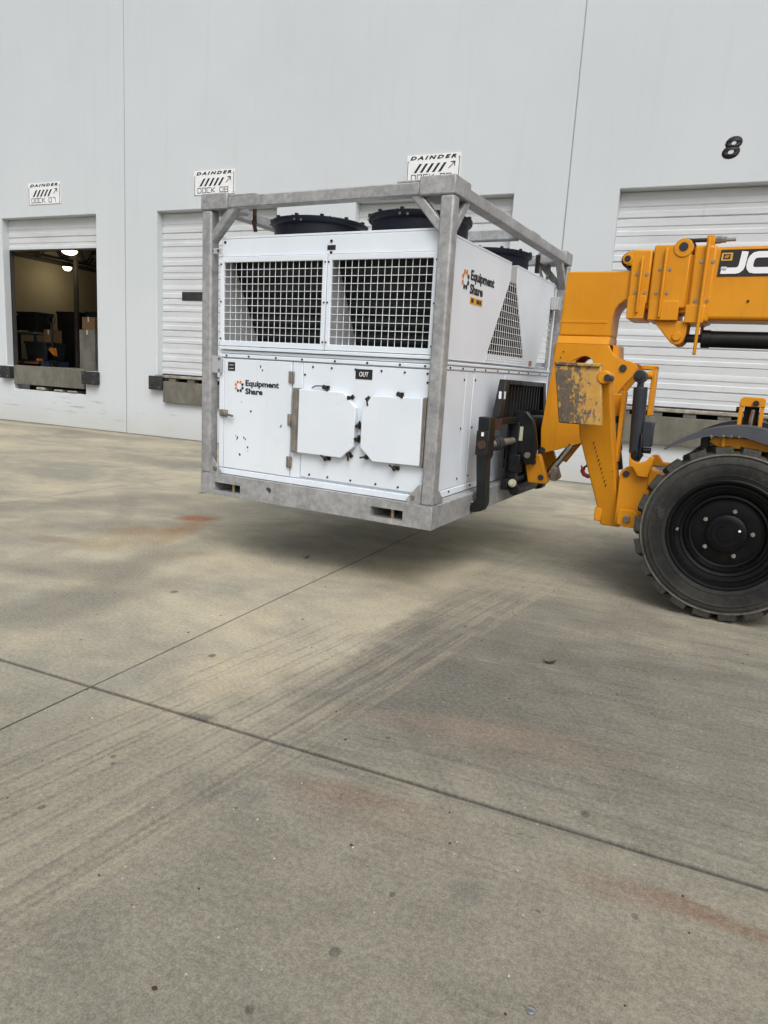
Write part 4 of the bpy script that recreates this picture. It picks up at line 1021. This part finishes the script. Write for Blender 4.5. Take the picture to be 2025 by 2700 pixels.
T(MB().cyl((-1.76, .52, .70), (-1.76, 1.1, .70), .05, n=14), 'foot_roller', 'black', parent=car, bevel=.004)
lb = T(MB().hexa([(XC+.012, .085, 1.346), (XC+.075, .085, 1.346), (XC+.075, .19, 1.346), (XC+.012, .19, 1.346), (XC+.012, .20, 1.66), (XC+.075, .20, 1.66), (XC+.075, .285, 1.66), (XC+.012, .285, 1.66)]), 'backrest_stile', 'black', parent=car, bevel=.006)
T(MB().box(XC+.04, XC+.060, .135, .145, 1.50, 1.56), 'tag', 'letterwhite', parent=lb, bevel=0)
T(MB().box(XC+.0755, XC+.078, .165, .20, 1.50, 1.56), 'tag', 'letterwhite', parent=lb, bevel=0)
T(MB().hexa([(XC+.012, 1.42, 1.346), (XC+.075, 1.42, 1.346), (XC+.075, 1.52, 1.346), (XC+.012, 1.52, 1.346), (XC+.012, 1.31, 1.66), (XC+.075, 1.31, 1.66), (XC+.075, 1.40, 1.66), (XC+.012, 1.40, 1.66)]), 'backrest_stile', 'black', parent=car, bevel=.006)
T(MB().box(XC+.012, XC+.075, .284, 1.316, 1.62, 1.66), 'backrest_rail', 'black', parent=car, bevel=.006)
for k in range(12):
    y = .30+k*.085
    T(MB().box(XC+.02, XC+.065, y, y+.016, 1.346, 1.62), 'backrest_bar', 'black', parent=car, bevel=0)
for yf_ in (-.20, 1.56):
    fk = T(MB().prism([(XC+.003, 1.355), (XC+.105, 1.355), (XC+.110, 1.05), (XC+.092, 1.01), (XC+.112, .66), (XC+.09, .600), (XC+.04, .586), (-2.95, .590), (-2.95, .612), (XC+.01, .640), (XC+.040, .70), (XC+.012, 1.02)], 'y', yf_, yf_+.13), 'fork', 'black', bevel=.008)
    T(MB().box(XC+.002, XC+.108, yf_-.012, yf_-.001, 1.05, 1.245), 'fork_cover', 'black', parent=fk, bevel=.006)
    T(MB().cyl((XC+.055, yf_-.020, 1.135), (XC+.055, yf_-.011, 1.135), .036, n=20), 'fork_boss', 'rust', parent=fk, bevel=.004)
    T(MB().box(XC+.045, XC+.065, yf_-.016, yf_-.0121, 1.205, 1.235), 'fork_tag', 'letterwhite', parent=fk, bevel=0)

# ---- wheels
def wheel(y0, side, x=0.0):
    """side = -1: outer face towards -Y.  tyre 1.29 m high, .38 m wide"""
    Rw, wd = .645, .38
    wh_ = empty('wheel', (x, y0, Rw), te)
    wh_.scale = (1, 1, 1) if side < 0 else (1, -1, 1)
    prof = [(.385, .035), (.392, .016), (.405, .008), (.43, .002), (.432, -.003), (.438, -.003), (.440, .000), (.47, -.006), (.512, -.005), (.515, -.010), (.523, -.010), (.526, -.003), (.555, .004), (.566, .014), (.572, .014), (.576, .002), (.584, .003), (.598, .035), (.606, .10), (.607, .19), (.606, .28), (.598, .345), (.586, .372), (.555, .376), (.47, .386), (.405, .372), (.385, .345)]
    ty = MB().lathe(prof, (0, 0, 0), 'y', 96, closed=True)
    nl = 22
    for k in range(nl):
        for s_ in (0, 1):
            t = 2*math.pi*(k+.5*s_)/nl
            dt = 2*math.pi/nl*.35
            def P(tt, r, y): return (r*math.cos(tt), y, r*math.sin(tt))
            ya, yb, ym = (.006, .215, .05) if s_ == 0 else (.374, .165, .33)
            sk_ = .10 if s_ == 0 else -.10
            b0 = [P(t-dt, .575, ya), P(t+dt, .575, ya), P(t+dt+sk_, .59, yb), P(t-dt+sk_, .59, yb)]
            t0 = [P(t-dt*.88, .634, ya+(.012 if s_ == 0 else -.012)), P(t+dt*.88, .634, ya+(.012 if s_ == 0 else -.012)), P(t+dt*.85+sk_, .645, yb), P(t-dt*.85+sk_, .645, yb)]
            ty.hexa(b0+t0)
    ty.build('tyre', 'rubber', wh_, smooth=28)
    rim = MB().lathe([(.386, .34), (.386, .05), (.392, .022), (.405, .012), (.405, .004), (.396, .000), (.380, .004), (.372, .020), (.366, .022), (.362, .012), (.352, .012), (.347, .05), (.318, .055), (.312, .085), (.288, .095), (.283, .078), (.268, .074), (.258, .088), (.252, .118), (.24, .122), (.20, .112), (.15, .112), (.001, .112)], (0, 0, 0), 'y', 72).build('rim', 'blackrim', wh_, smooth=32)
    MB().lathe([(.142, .112), (.138, .085), (.128, .078), (.10, .076), (.098, .072), (.06, .072), (.058, .068), (.001, .068)], (0, 0, 0), 'y', 40).build('hub_cap', 'blackrim', wh_, smooth=32)
    bm_ = None
    for k in range(5):
        t = R(78+72*k)
        c_ = MB().cyl((.172*math.cos(t), .112, .172*math.sin(t)), (.172*math.cos(t), .088, .172*math.sin(t)), .016, n=6).cyl((.172*math.cos(t), .088, .172*math.sin(t)), (.172*math.cos(t), .078, .172*math.sin(t)), .009, n=8)
        c_.build('wheel_nut', 'hinge', wh_, smooth=0)
    MB().cyl((.085, .074, .035), (.085, .064, .035), .009, n=8).build('hub_plug', 'letterwhite', wh_)
    MB().cyl((-.325, .04, .0), (-.325, .0, .0), .010, n=8).build('valve', 'hinge', wh_)
    return wh_
wheel(0.0, -1, -.012)
wheel(2.30, 1)
wheel(0.0, -1, 3.05)
wheel(2.30, 1, 3.05)
# mudguards
for ya, yb in ((.02, .42), (1.88, 2.28)):
    mg = MB()
    k0, k1 = R(131), R(38); n_ = 26
    rr = lambda t: .785-.020*abs(math.degrees(t)-88)/45
    for i in range(n_):
        ta, tb = k0+(k1-k0)*i/n_, k0+(k1-k0)*(i+1)/n_
        ra, rb = rr(ta), rr(tb)
        la_, lb_ = [0.092*min(1, .15+1.6*min(j/n_, 1-.0*j)) for j in (i, i+1)]
        c_ = lambda t, r, y: (r*math.cos(t), y, .645+r*math.sin(t))
        mg.hexa([c_(ta, ra-.012, ya), c_(tb, rb-.012, ya), c_(tb, rb-.012, yb), c_(ta, ra-.012, yb), c_(ta, ra, ya), c_(tb, rb, ya), c_(tb, rb, yb), c_(ta, ra, yb)])
        mg.hexa([c_(ta, ra-la_, ya-.006), c_(tb, rb-lb_, ya-.006), c_(tb, rb-lb_, ya+.006), c_(ta, ra-la_, ya+.006), c_(ta, ra+.001, ya-.006), c_(tb, rb+.001, ya-.006), c_(tb, rb+.001, ya+.006), c_(ta, ra+.001, ya+.006)])
    T(mg, 'mudguard', 'plastic', bevel=0)
# axle cover seen between tyre and mudguard
T(MB().prism([(-.215, 1.30), (-.19, 1.337), (.30, 1.347), (.55, 1.31), (.56, 1.25), (-.15, 1.262)], 'y', .10, .34), 'axle_cover', bevel=.008)
T(MB().box(-.13, -.105, .07, .10, 1.27, 1.335), 'cover_rib', bevel=.004)
T(MB().tube([(.02, .17, 1.36), (.03, .16, 1.29), (.06, .16, 1.25), (.12, .17, 1.232), (.2, .2, 1.235)], .009, 8).tube([(.035, .18, 1.36), (.045, .17, 1.29), (.075, .17, 1.255), (.13, .18, 1.242), (.2, .21, 1.25)], .009, 8), 'hose_pair', 'black', bevel=0)
T(MB().box(-.27, -.215, .12, .30, 1.25, 1.33), 'guard_bracket', 'black', bevel=.004)
bolts([(x, .012, z) for x, z in ((-.20, 1.345), (-.12, 1.35), (-.07, 1.352), (-.02, 1.352))], r=.008, parent=te, mat='steel')
# oscillation lock bracket above the axle
ob = T(MB().prism([(-.066, 1.56), (.112, 1.56), (.110, 1.618), (.095, 1.634), (-.045, 1.634), (-.062, 1.612)], 'y', .55, .70), 'lock_bracket', bevel=.006)
T(MB().box(-.064, -.036, .555, .695, 1.30, 1.56), 'bracket_leg', parent=ob, bevel=.004)
T(MB().box(.080, .108, .555, .695, 1.30, 1.56), 'bracket_leg', parent=ob, bevel=.004)
T(MB().cyl((.025, .60, 1.34), (.035, .60, 1.54), .020, n=12), 'lock_ram', 'chrome', parent=ob, bevel=0)
T(MB().cyl((.025, .62, 1.26), (.028, .62, 1.44), .038, n=14).box(-.03, .075, .66, .69, 1.30, 1.56), 'lock_body', 'black', parent=ob, bevel=0)
T(MB().cyl((.046, .535, 1.588), (.046, .552, 1.588), .022, n=14), 'lock_pin', 'ink', parent=ob, bevel=0)
T(MB().cyl((-.085, .60, 1.535), (-.064, .60, 1.535), .022, n=12), 'side_pin', 'black', parent=ob, bevel=.002)

# ---- front stabiliser, folded up
arm = MB()
rings = [((-.975, -.815), .47, .51, .20), ((-1.02, -.845), .42, .70, .20), ((-1.175, -.913), .24, 1.24, .17), ((-1.20, -.945), .10, 1.62, .15), ((-1.20, -.955), .07, 1.76, .14)]
vs_ = []
for (xa, xb), y, z, d_ in rings: vs_ += [(xa, y, z), (xb, y, z), (xb, y+d_, z), (xa, y+d_, z)]
fs_ = [(3, 2, 1, 0), tuple(range(16, 20))]
for i in range(4):
    for k in range(4): fs_.append((i*4+k, i*4+(k+1) % 4, (i+1)*4+(k+1) % 4, (i+1)*4+k))
arm._a(vs_, fs_)
st = T(arm, 'stabiliser_arm', bevel=.014, seg=3)
pad = MB().hexa([(-1.282, -.045, 1.352), (-.957, -.02, 1.348), (-.957, .03, 1.348), (-1.282, .03, 1.352), (-1.362, -.03, 1.786), (-1.016, -.005, 1.80), (-1.016, .055, 1.80), (-1.362, .055, 1.786)])
T(pad, 'stabiliser_pad', 'worn', parent=st, bevel=.010, seg=2)
T(MB().box(-1.365, -1.02, -.034, .09, 1.787, 1.812), 'pad_lip', 'worn', parent=st, bevel=.006)
T(MB().cyl((-.985, -.02, 1.715), (-.985, .16, 1.715), .050, n=22), 'pad_pin_boss', parent=st, bevel=.008)
T(MB().cyl((-.955, -.035, 1.712), (-.955, .10, 1.712), .026, n=16), 'pad_pin', 'charcoal', parent=st, bevel=.004)
T(MB().box(-1.025, -.965, .43, .50, .545, .66), 'arm_stop', parent=st, bevel=.01)
# serial characters stencilled down the arm
sq_ = MB(); random.seed(3)
for k in range(11):
    f_ = k/10; z = 1.20-.34*f_; xx = -1.055+.11*f_; y = .40-.165*(z-.70)/.54*1.09+.0
    y = .42-(z-.70)/(1.24-.70)*.18-.002
    sq_.box(xx-.006, xx-.001+.004*random.random(), y-.001, y+.0012, z-.012, z+.012*random.random())
    sq_.box(xx-.006, xx+.010*random.random(), y-.001, y+.0012, z+.006, z+.010)
T(sq_, 'stencil', 'darkclip', parent=st, bevel=0, smooth=0)['kind'] = 'stuff'
# its ram
cy = T(MB().cyl((-.765, .33, 1.66), (-.745, .36, 1.14), .053, n=28), 'stabiliser_ram', 'charcoal', bevel=.006)
T(MB().cyl((-.775, .27, 1.74), (-.775, .40, 1.74), .048, n=22), 'ram_eye', 'charcoal', parent=cy, bevel=.005)
T(MB().cyl((-.775, .255, 1.74), (-.775, .27, 1.74), .026, n=18), 'ram_pin', 'ink', parent=cy, bevel=.003)
T(MB().box(-.79, -.748, .29, .38, 1.62, 1.74), 'ram_neck', 'charcoal', parent=cy, bevel=.012)
T(MB().box(-.71, -.632, .30, .40, 1.205, 1.40), 'valve_block', 'charcoal', parent=cy, bevel=.008)
T(MB().cyl((-.69, .33, 1.175), (-.63, .33, 1.175), .024, n=14), 'valve_fitting', 'black', parent=cy, bevel=.003)
T(MB().cyl((-.75, .34, 1.10), (-.72, .34, 1.16), .046, n=18), 'ram_base', 'black', parent=cy, bevel=.004)
T(MB().tube([(-.71, .30, 1.30), (-.70, .28, 1.22), (-.705, .29, 1.12)], .010, 8), 'ram_hose', 'black', parent=cy, bevel=0)
T(MB().box(-.72, -.685, .50, .62, 1.44, 1.83), 'ram_guard_plate', bevel=.006)
T(MB().box(-.80, -.685, .50, .62, 1.80, 1.835), 'ram_guard_plate', bevel=.006)
T(MB().cyl((-.745, .45, 1.755), (-.70, .45, 1.755), .030, n=14), 'guard_boss', bevel=.004)
T(MB().box(-.915, -.88, .40, .50, 1.05, 1.62), 'slide_channel', bevel=.008)
T(MB().box(-1.0, -.915, .52, .60, 1.34, 1.60), 'inner_web', bevel=.01)
T(MB().cyl((-.965, .50, 1.42), (-.93, .50, 1.14), .058, n=22), 'inner_ram', 'black', bevel=.006)
T(MB().cyl((-.965, .52, 1.30), (-.90, .52, .98), .050, n=18), 'inner_ram_lower', 'black', bevel=.006)
T(MB().cyl((-.955, .47, 1.36), (-.948, .47, 1.26), .060, n=22), 'inner_ram_sleeve', 'plastic', bevel=.006)
# ---- chassis
chs = T(MB().prism([(-.848, .565), (-.848, .965), (-.835, 1.0), (-.80, 1.028), (-.75, 1.03), (-.715, 1.005), (-.70, .962), (-.55, .955), (1.2, .955), (4.0, .955), (4.0, .55), (.2, .55), (-.70, .545)], 'y', .36, .42), 'chassis_plate', bevel=.010)
T(MB().prism([(-.848, .565), (-.848, .965), (-.80, 1.028), (-.75, 1.03), (-.70, .962), (4.0, .955), (4.0, .55), (.2, .55)], 'y', 1.88, 1.94), 'chassis_plate', bevel=.010)
T(MB().box(-.80, 4.0, .43, 1.87, .58, .93), 'chassis_core', 'charcoal', bevel=.02)
T(MB().cyl((-.797, .345, .972), (-.797, .362, .972), .026, n=16), 'pivot_pin', 'charcoal', parent=chs, bevel=.003)
T(MB().prism([(-.785, 1.155), (-.765, 1.105), (-.735, 1.083), (-.70, 1.075), (-.655, 1.092), (-.628, 1.13), (-.61, 1.135), (-.595, 1.12), (-.60, 1.075), (-.625, .965), (-.70, .965), (-.745, 1.03), (-.775, 1.04)], 'y', .30, .359), 'ram_cradle', parent=chs, bevel=.010)
T(MB().prism([(-.62, 1.04), (-.50, .985), (-.45, .90), (-.63, .90)], 'y', .34, .52), 'cradle_gusset', parent=chs, bevel=.008)
lbk = T(MB().prism([(-.820, .565), (-.820, .665), (-.805, .685), (-.70, .692), (-.66, .66), (-.62, .60), (-.63, .55), (-.76, .545)], 'y', .318, .345), 'lower_bracket', parent=chs, bevel=.006)
T(MB().prism([(-.80, .56), (-.80, .655), (-.79, .668), (-.69, .672), (-.65, .64), (-.63, .56)], 'y', .345, .358), 'bracket_recess', 'black', parent=chs, bevel=0)
T(MB().cyl((-.745, .295, .615), (-.745, .318, .615), .030, n=6), 'bracket_bolt', 'hinge', parent=chs, bevel=.003)
T(MB().box(-.12, .12, .30, 2.0, .54, .76).cyl((0, .12, .645), (0, 2.2, .645), .12, n=20), 'front_axle', 'charcoal', bevel=.02)
T(MB().cyl((3.05, .12, .645), (3.05, 2.2, .645), .12, n=20), 'rear_axle', 'charcoal', bevel=.02)
T(MB().box(3.45, 4.1, .45, 1.85, .95, 2.25), 'boom_tower', bevel=.03)
T(MB().box(.95, 3.2, 1.35, 2.25, .96, 1.60), 'engine_pod', bevel=.06)
# cab on the near side of the boom, mostly beyond the picture edge
cb = T(MB().box(1.05, 2.75, .02, .70, .70, 1.32), 'cab_body', bevel=.05)
for (xa, ya) in ((1.10, .05), (1.10, .66), (2.70, .05), (2.70, .66)):
    T(MB().box(xa-.03, xa+.03, ya-.03, ya+.03, 1.32, 2.46), 'cab_pillar', 'black', parent=cb, bevel=.01)
T(MB().box(1.02, 2.78, .0, .71, 2.46, 2.54), 'cab_roof', 'black', parent=cb, bevel=.03)
T(MB().box(1.14, 2.66, .045, .055, 1.33, 2.45), 'cab_window', 'glass', parent=cb, bevel=0)
T(MB().box(1.095, 1.105, .09, .62, 1.33, 2.45), 'windscreen', 'glass', parent=cb, bevel=0)

# ================================================================== things in the raised bay
def high_bay(x, y, z, r, lab):
    e = empty('high_bay_light', (x, y, z)); tag(e, lab, 'light', 'ceiling lights in the bay')
    MB().lathe([(.001, -.13), (r*.5, -.12), (r*.85, -.08), (r, -.03), (r, .0), (.001, .0)], (0, 0, -.01), 'z', 28).build('lens', 'lamp', e)
    MB().lathe([(r+.012, -.03), (r+.014, -.005), (r*.55, .14), (r*.25, .2), (.001, .2)], (0, 0, 0), 'z', 28).build('shade', 'joist', e)
    MB().cyl((0, 0, .2), (0, 0, 5.44-z), .012, n=8).build('hanger', 'joist', e)
    ld = bpy.data.lights.new('bay_lamp', 'POINT'); ld.energy = 11; ld.color = (1, .86, .60); ld.shadow_soft_size = .2
    lo = bpy.data.objects.new('bay_lamp', ld); COL.objects.link(lo); lo.parent = e; lo.location = (0, 0, -.38)
high_bay(-16.30, 14.95, 4.58, .21, 'lit round ceiling lamp in the open bay beside the column head')
high_bay(-18.15, 16.55, 4.42, .13, 'lit round ceiling lamp in the open bay close to the beige wall')
FZ = 1.398
def bench(x0, x1, y0, y1, h, lab):
    e = empty('work_table', ((x0+x1)/2, (y0+y1)/2, FZ)); tag(e, lab, 'table')
    w_, d_ = (x1-x0)/2, (y1-y0)/2
    MB().box(-w_, w_, -d_, d_, h-.05, h).build('table_top', 'fascia', e, bevel=.005)
    MB().box(-w_+.05, w_-.05, -d_+.05, d_-.05, .12, .16).build('lower_shelf', 'bluesteel', e)
    for sx in (-1, 1):
        for sy in (-1, 1): MB().box(sx*w_-.06*(sx > 0), sx*w_+.06*(sx < 0), sy*d_-.06*(sy > 0), sy*d_+.06*(sy < 0), 0, h-.05).build('leg', 'bluesteel', e)
    return e
bench(-18.9, -17.3, 14.6, 15.4, .93, 'long dark steel table in the open bay under the black bins')
def bin_(x0, x1, y0, y1, z0, z1, lab, tp=.06):
    cx, cy = (x0+x1)/2, (y0+y1)/2
    e = empty('storage_bin', (cx, cy, z0)); tag(e, lab, 'bin', 'black bins in the open bay')
    w_, d_, h = (x1-x0)/2, (y1-y0)/2, z1-z0
    MB().hexa([(-w_+tp, -d_+tp, 0), (w_-tp, -d_+tp, 0), (w_-tp, d_-tp, 0), (-w_+tp, d_-tp, 0), (-w_, -d_, h), (w_, -d_, h), (w_, d_, h), (-w_, d_, h)]).build('tub', 'bin', e, bevel=.01)
    MB().prism(rect(-w_-.015, w_+.015, -d_-.015, d_+.015), 'z', h-.05, h+.004, [rect(-w_+.03, w_-.03, -d_+.03, d_-.03)]).build('rim', 'bin', e, bevel=.004)
bin_(-18.85, -18.2, 14.75, 15.3, FZ+.93, 2.78, 'black bin on the bay table, right against the beige side wall')
bin_(-18.12, -17.35, 14.7, 15.3, FZ+.93, 2.88, 'black tapered bin in the middle of the bay table')
bin_(-17.75, -16.95, 15.75, 16.4, FZ, 3.0, 'tall black bin standing on the bay floor behind the table', .04)
bin_(-16.6, -15.6, 15.75, 16.4, FZ+1.05, 3.02, 'wide black bin raised on cartons behind the pallet jack', .02)
bin_(-17.25, -16.45, 14.2, 14.9, FZ+.16, 2.05, 'low black bin resting on the blue pallet by the dock edge', .05)
def carton(x0, x1, y0, y1, z0, z1, lab, mat='cardboard'):
    e = MB().box(x0, x1, y0, y1, 0, z1-z0).build('carton', mat, None, bevel=.006); e.location = (0, 0, z0)
    tag(e, lab, 'box', 'cartons in the open bay')
    xm = (x0+x1)/2
    MB().box(xm-.025, xm+.025, y0-.002, y1+.002, z1-z0-.12, z1-z0+.003).build('tape', 'cream', e)
carton(-16.9, -16.55, 14.55, 14.85, 2.056, 2.40, 'brown carton on the low black bin')
carton(-16.6, -15.6, 15.7, 16.45, FZ, FZ+1.045, 'large pale carton on the bay floor holding up a wide black bin', 'fascia')
carton(-15.3, -14.75, 14.3, 14.9, FZ, 2.42, 'pale tall carton standing by the dock jamb', 'fascia')
carton(-15.25, -14.8, 14.35, 14.85, 2.425, 2.75, 'brown carton on top of the pale tall carton')
carton(-18.6, -18.3, 14.45, 14.74, FZ+.93, FZ+1.16, 'small brown carton at the front edge of the bay table')
pl = empty('pallet', (-17.0, 14.5, FZ)); tag(pl, 'dark blue pallet on the bay floor just inside the dock edge', 'pallet')
for k in range(6): MB().box(-1.0, .6, -.42+k*.15, -.32+k*.15, .12, .145).build('deck_board', 'bluesteel', pl)
for k in range(3): MB().box(-1.0+k*.75, -.9+k*.75, -.42, .43, 0, .119).build('bearer', 'bluesteel', pl)
# sheets and odds and ends strewn over the table
random.seed(5)
for k, (x, z, lab) in enumerate(((-18.84, 0, 'white paper sheet on the bay table beside the small brown carton'), (-18.02, 0, 'lowest white paper stack on the bay table in front of the tapered bin'), (-17.92, .0135, 'topmost white paper stack on the bay table, laid askew'))):
    e = MB().hexa([(0, 0, 0), (.22, .0, 0), (.24, .08, 0), (.02, .09, 0), (0, 0, .012), (.22, 0, .012), (.24, .08, .012), (.02, .09, .012)]).build('paper_stack', 'signwhite', None)
    e.location = (x, 14.605, FZ+.931+z); e.rotation_euler = (0, 0, R(4*k))
    tag(e, lab, 'paper', 'papers on the bay table')
pj = empty('pallet_jack', (-16.35, 14.35, FZ)); tag(pj, 'orange pallet jack with a black loop handle standing in the open bay', 'pallet jack')
MB().cyl((0, 0, .30), (-.02, .0, 1.15), .03, n=12).build('drawbar', 'black', pj)
MB().tube([(-.02, 0, 1.10), (-.13, 0, 1.18), (-.16, 0, 1.30), (-.12, 0, 1.36), (.08, 0, 1.36), (.12, 0, 1.30), (.09, 0, 1.18), (-.02, 0, 1.10)], .015, 8).build('handle', 'black', pj)
MB().prism([(-.42, .10), (-.30, .10), (-.05, .50), (.06, .50), (.10, .30), (.0, .28), (-.10, .46), (-.14, .46)], 'y', -.05, .05).build('pump_frame', 'jack', pj, bevel=.01)
for yy in (-.26, .12): MB().box(-1.1, -.30, yy, yy+.14, .05, .11).build('fork', 'jack', pj, bevel=.01)
MB().box(-.34, -.28, -.26, .26, .06, .2).build('fork_bridge', 'jack', pj, bevel=.01)
MB().cyl((0, -.09, .09), (0, .09, .09), .09, n=18).build('steer_wheel', 'black', pj)

# ================================================================== litter on the concrete
cap = empty('bottle_cap', (-.20, 1.63, 0)); tag(cap, 'crimped silver bottle cap lying on the concrete', 'bottle cap')
cm = MB()
pr = [(.001, .006), (.011, .006), (.0135, .0045), (.0145, .0005)]
cm.lathe(pr, (0, 0, 0), 'z', 42).build('crown', 'chrome', cap)
random.seed(11)
gr = MB()
for k in range(170):
    y = random.uniform(1.2, 7.0)**1.0; x = random.uniform(-1.0-y*.75, .6+y*.12)
    r_ = random.choice((.002, .002, .003, .004))*random.uniform(.6, 1.3)
    a_ = random.random()*6.28
    q = [(x+r_*random.uniform(.6, 1.3)*math.cos(a_+t*1.57), y+r_*random.uniform(.6, 1.3)*math.sin(a_+t*1.57)) for t in range(4)]
    gr.hexa([(*p, .0) for p in q]+[(x+(p[0]-x)*.6, y+(p[1]-y)*.6, r_*.8) for p in q])
gr = gr.build('loose_grit', 'cream', None, smooth=0); gr['kind'] = 'stuff'
tag(gr, 'pale grit scattered over the concrete', 'grit')
gr2 = MB()
for k in range(90):
    y = random.uniform(1.2, 8.0); x = random.uniform(-1.0-y*.75, .6+y*.12)
    r_ = random.uniform(.003, .008); a_ = random.random()*6.28
    q = [(x+r_*random.uniform(.5, 1.6)*math.cos(a_+t*1.57), y+r_*random.uniform(.5, 1.2)*math.sin(a_+t*1.57)) for t in range(4)]
    gr2.hexa([(*p, .0) for p in q]+[(x+(p[0]-x)*.6, y+(p[1]-y)*.6, r_*.5) for p in q])
gr2 = gr2.build('dark_crumbs', 'rust', None, smooth=0); gr2['kind'] = 'stuff'
tag(gr2, 'dark crumbs of dirt scattered over the concrete', 'dirt')
for (x, y, a, mt, lab) in ((-.62, 4.05, 20, 'rust', 'curled brown dead leaf on the concrete before the front tyre'), (-3.02, 5.3, 60, 'darkclip', 'dark scrap lying on the concrete under the edge of the chiller')):
    lf = MB(); n_ = 7
    for i in range(n_):
        t0, t1 = i/n_, (i+1)/n_
        w0, w1 = .018*math.sin(math.pi*(.05+.9*t0)), .018*math.sin(math.pi*(.05+.9*t1))
        z0, z1 = .004+.018*(t0-.5)**2*4, .004+.018*(t1-.5)**2*4
        X_, Y_ = .08*t0-.04, .08*t1-.04
        lf.hexa([(X_, -w0, z0+.006), (Y_, -w1, z1+.006), (Y_, w1, z1+.006), (X_, w0, z0+.006), (X_, -w0, z0+.0075), (Y_, -w1, z1+.0075), (Y_, w1, z1+.0075), (X_, w0, z0+.0075)])
    lo = lf.build('dead_leaf' if mt == 'rust' else 'scrap', mt, None); lo.location = (x, y, -.005); lo.rotation_euler = (0, 0, R(a))
    tag(lo, lab, 'leaf' if mt == 'rust' else 'scrap')
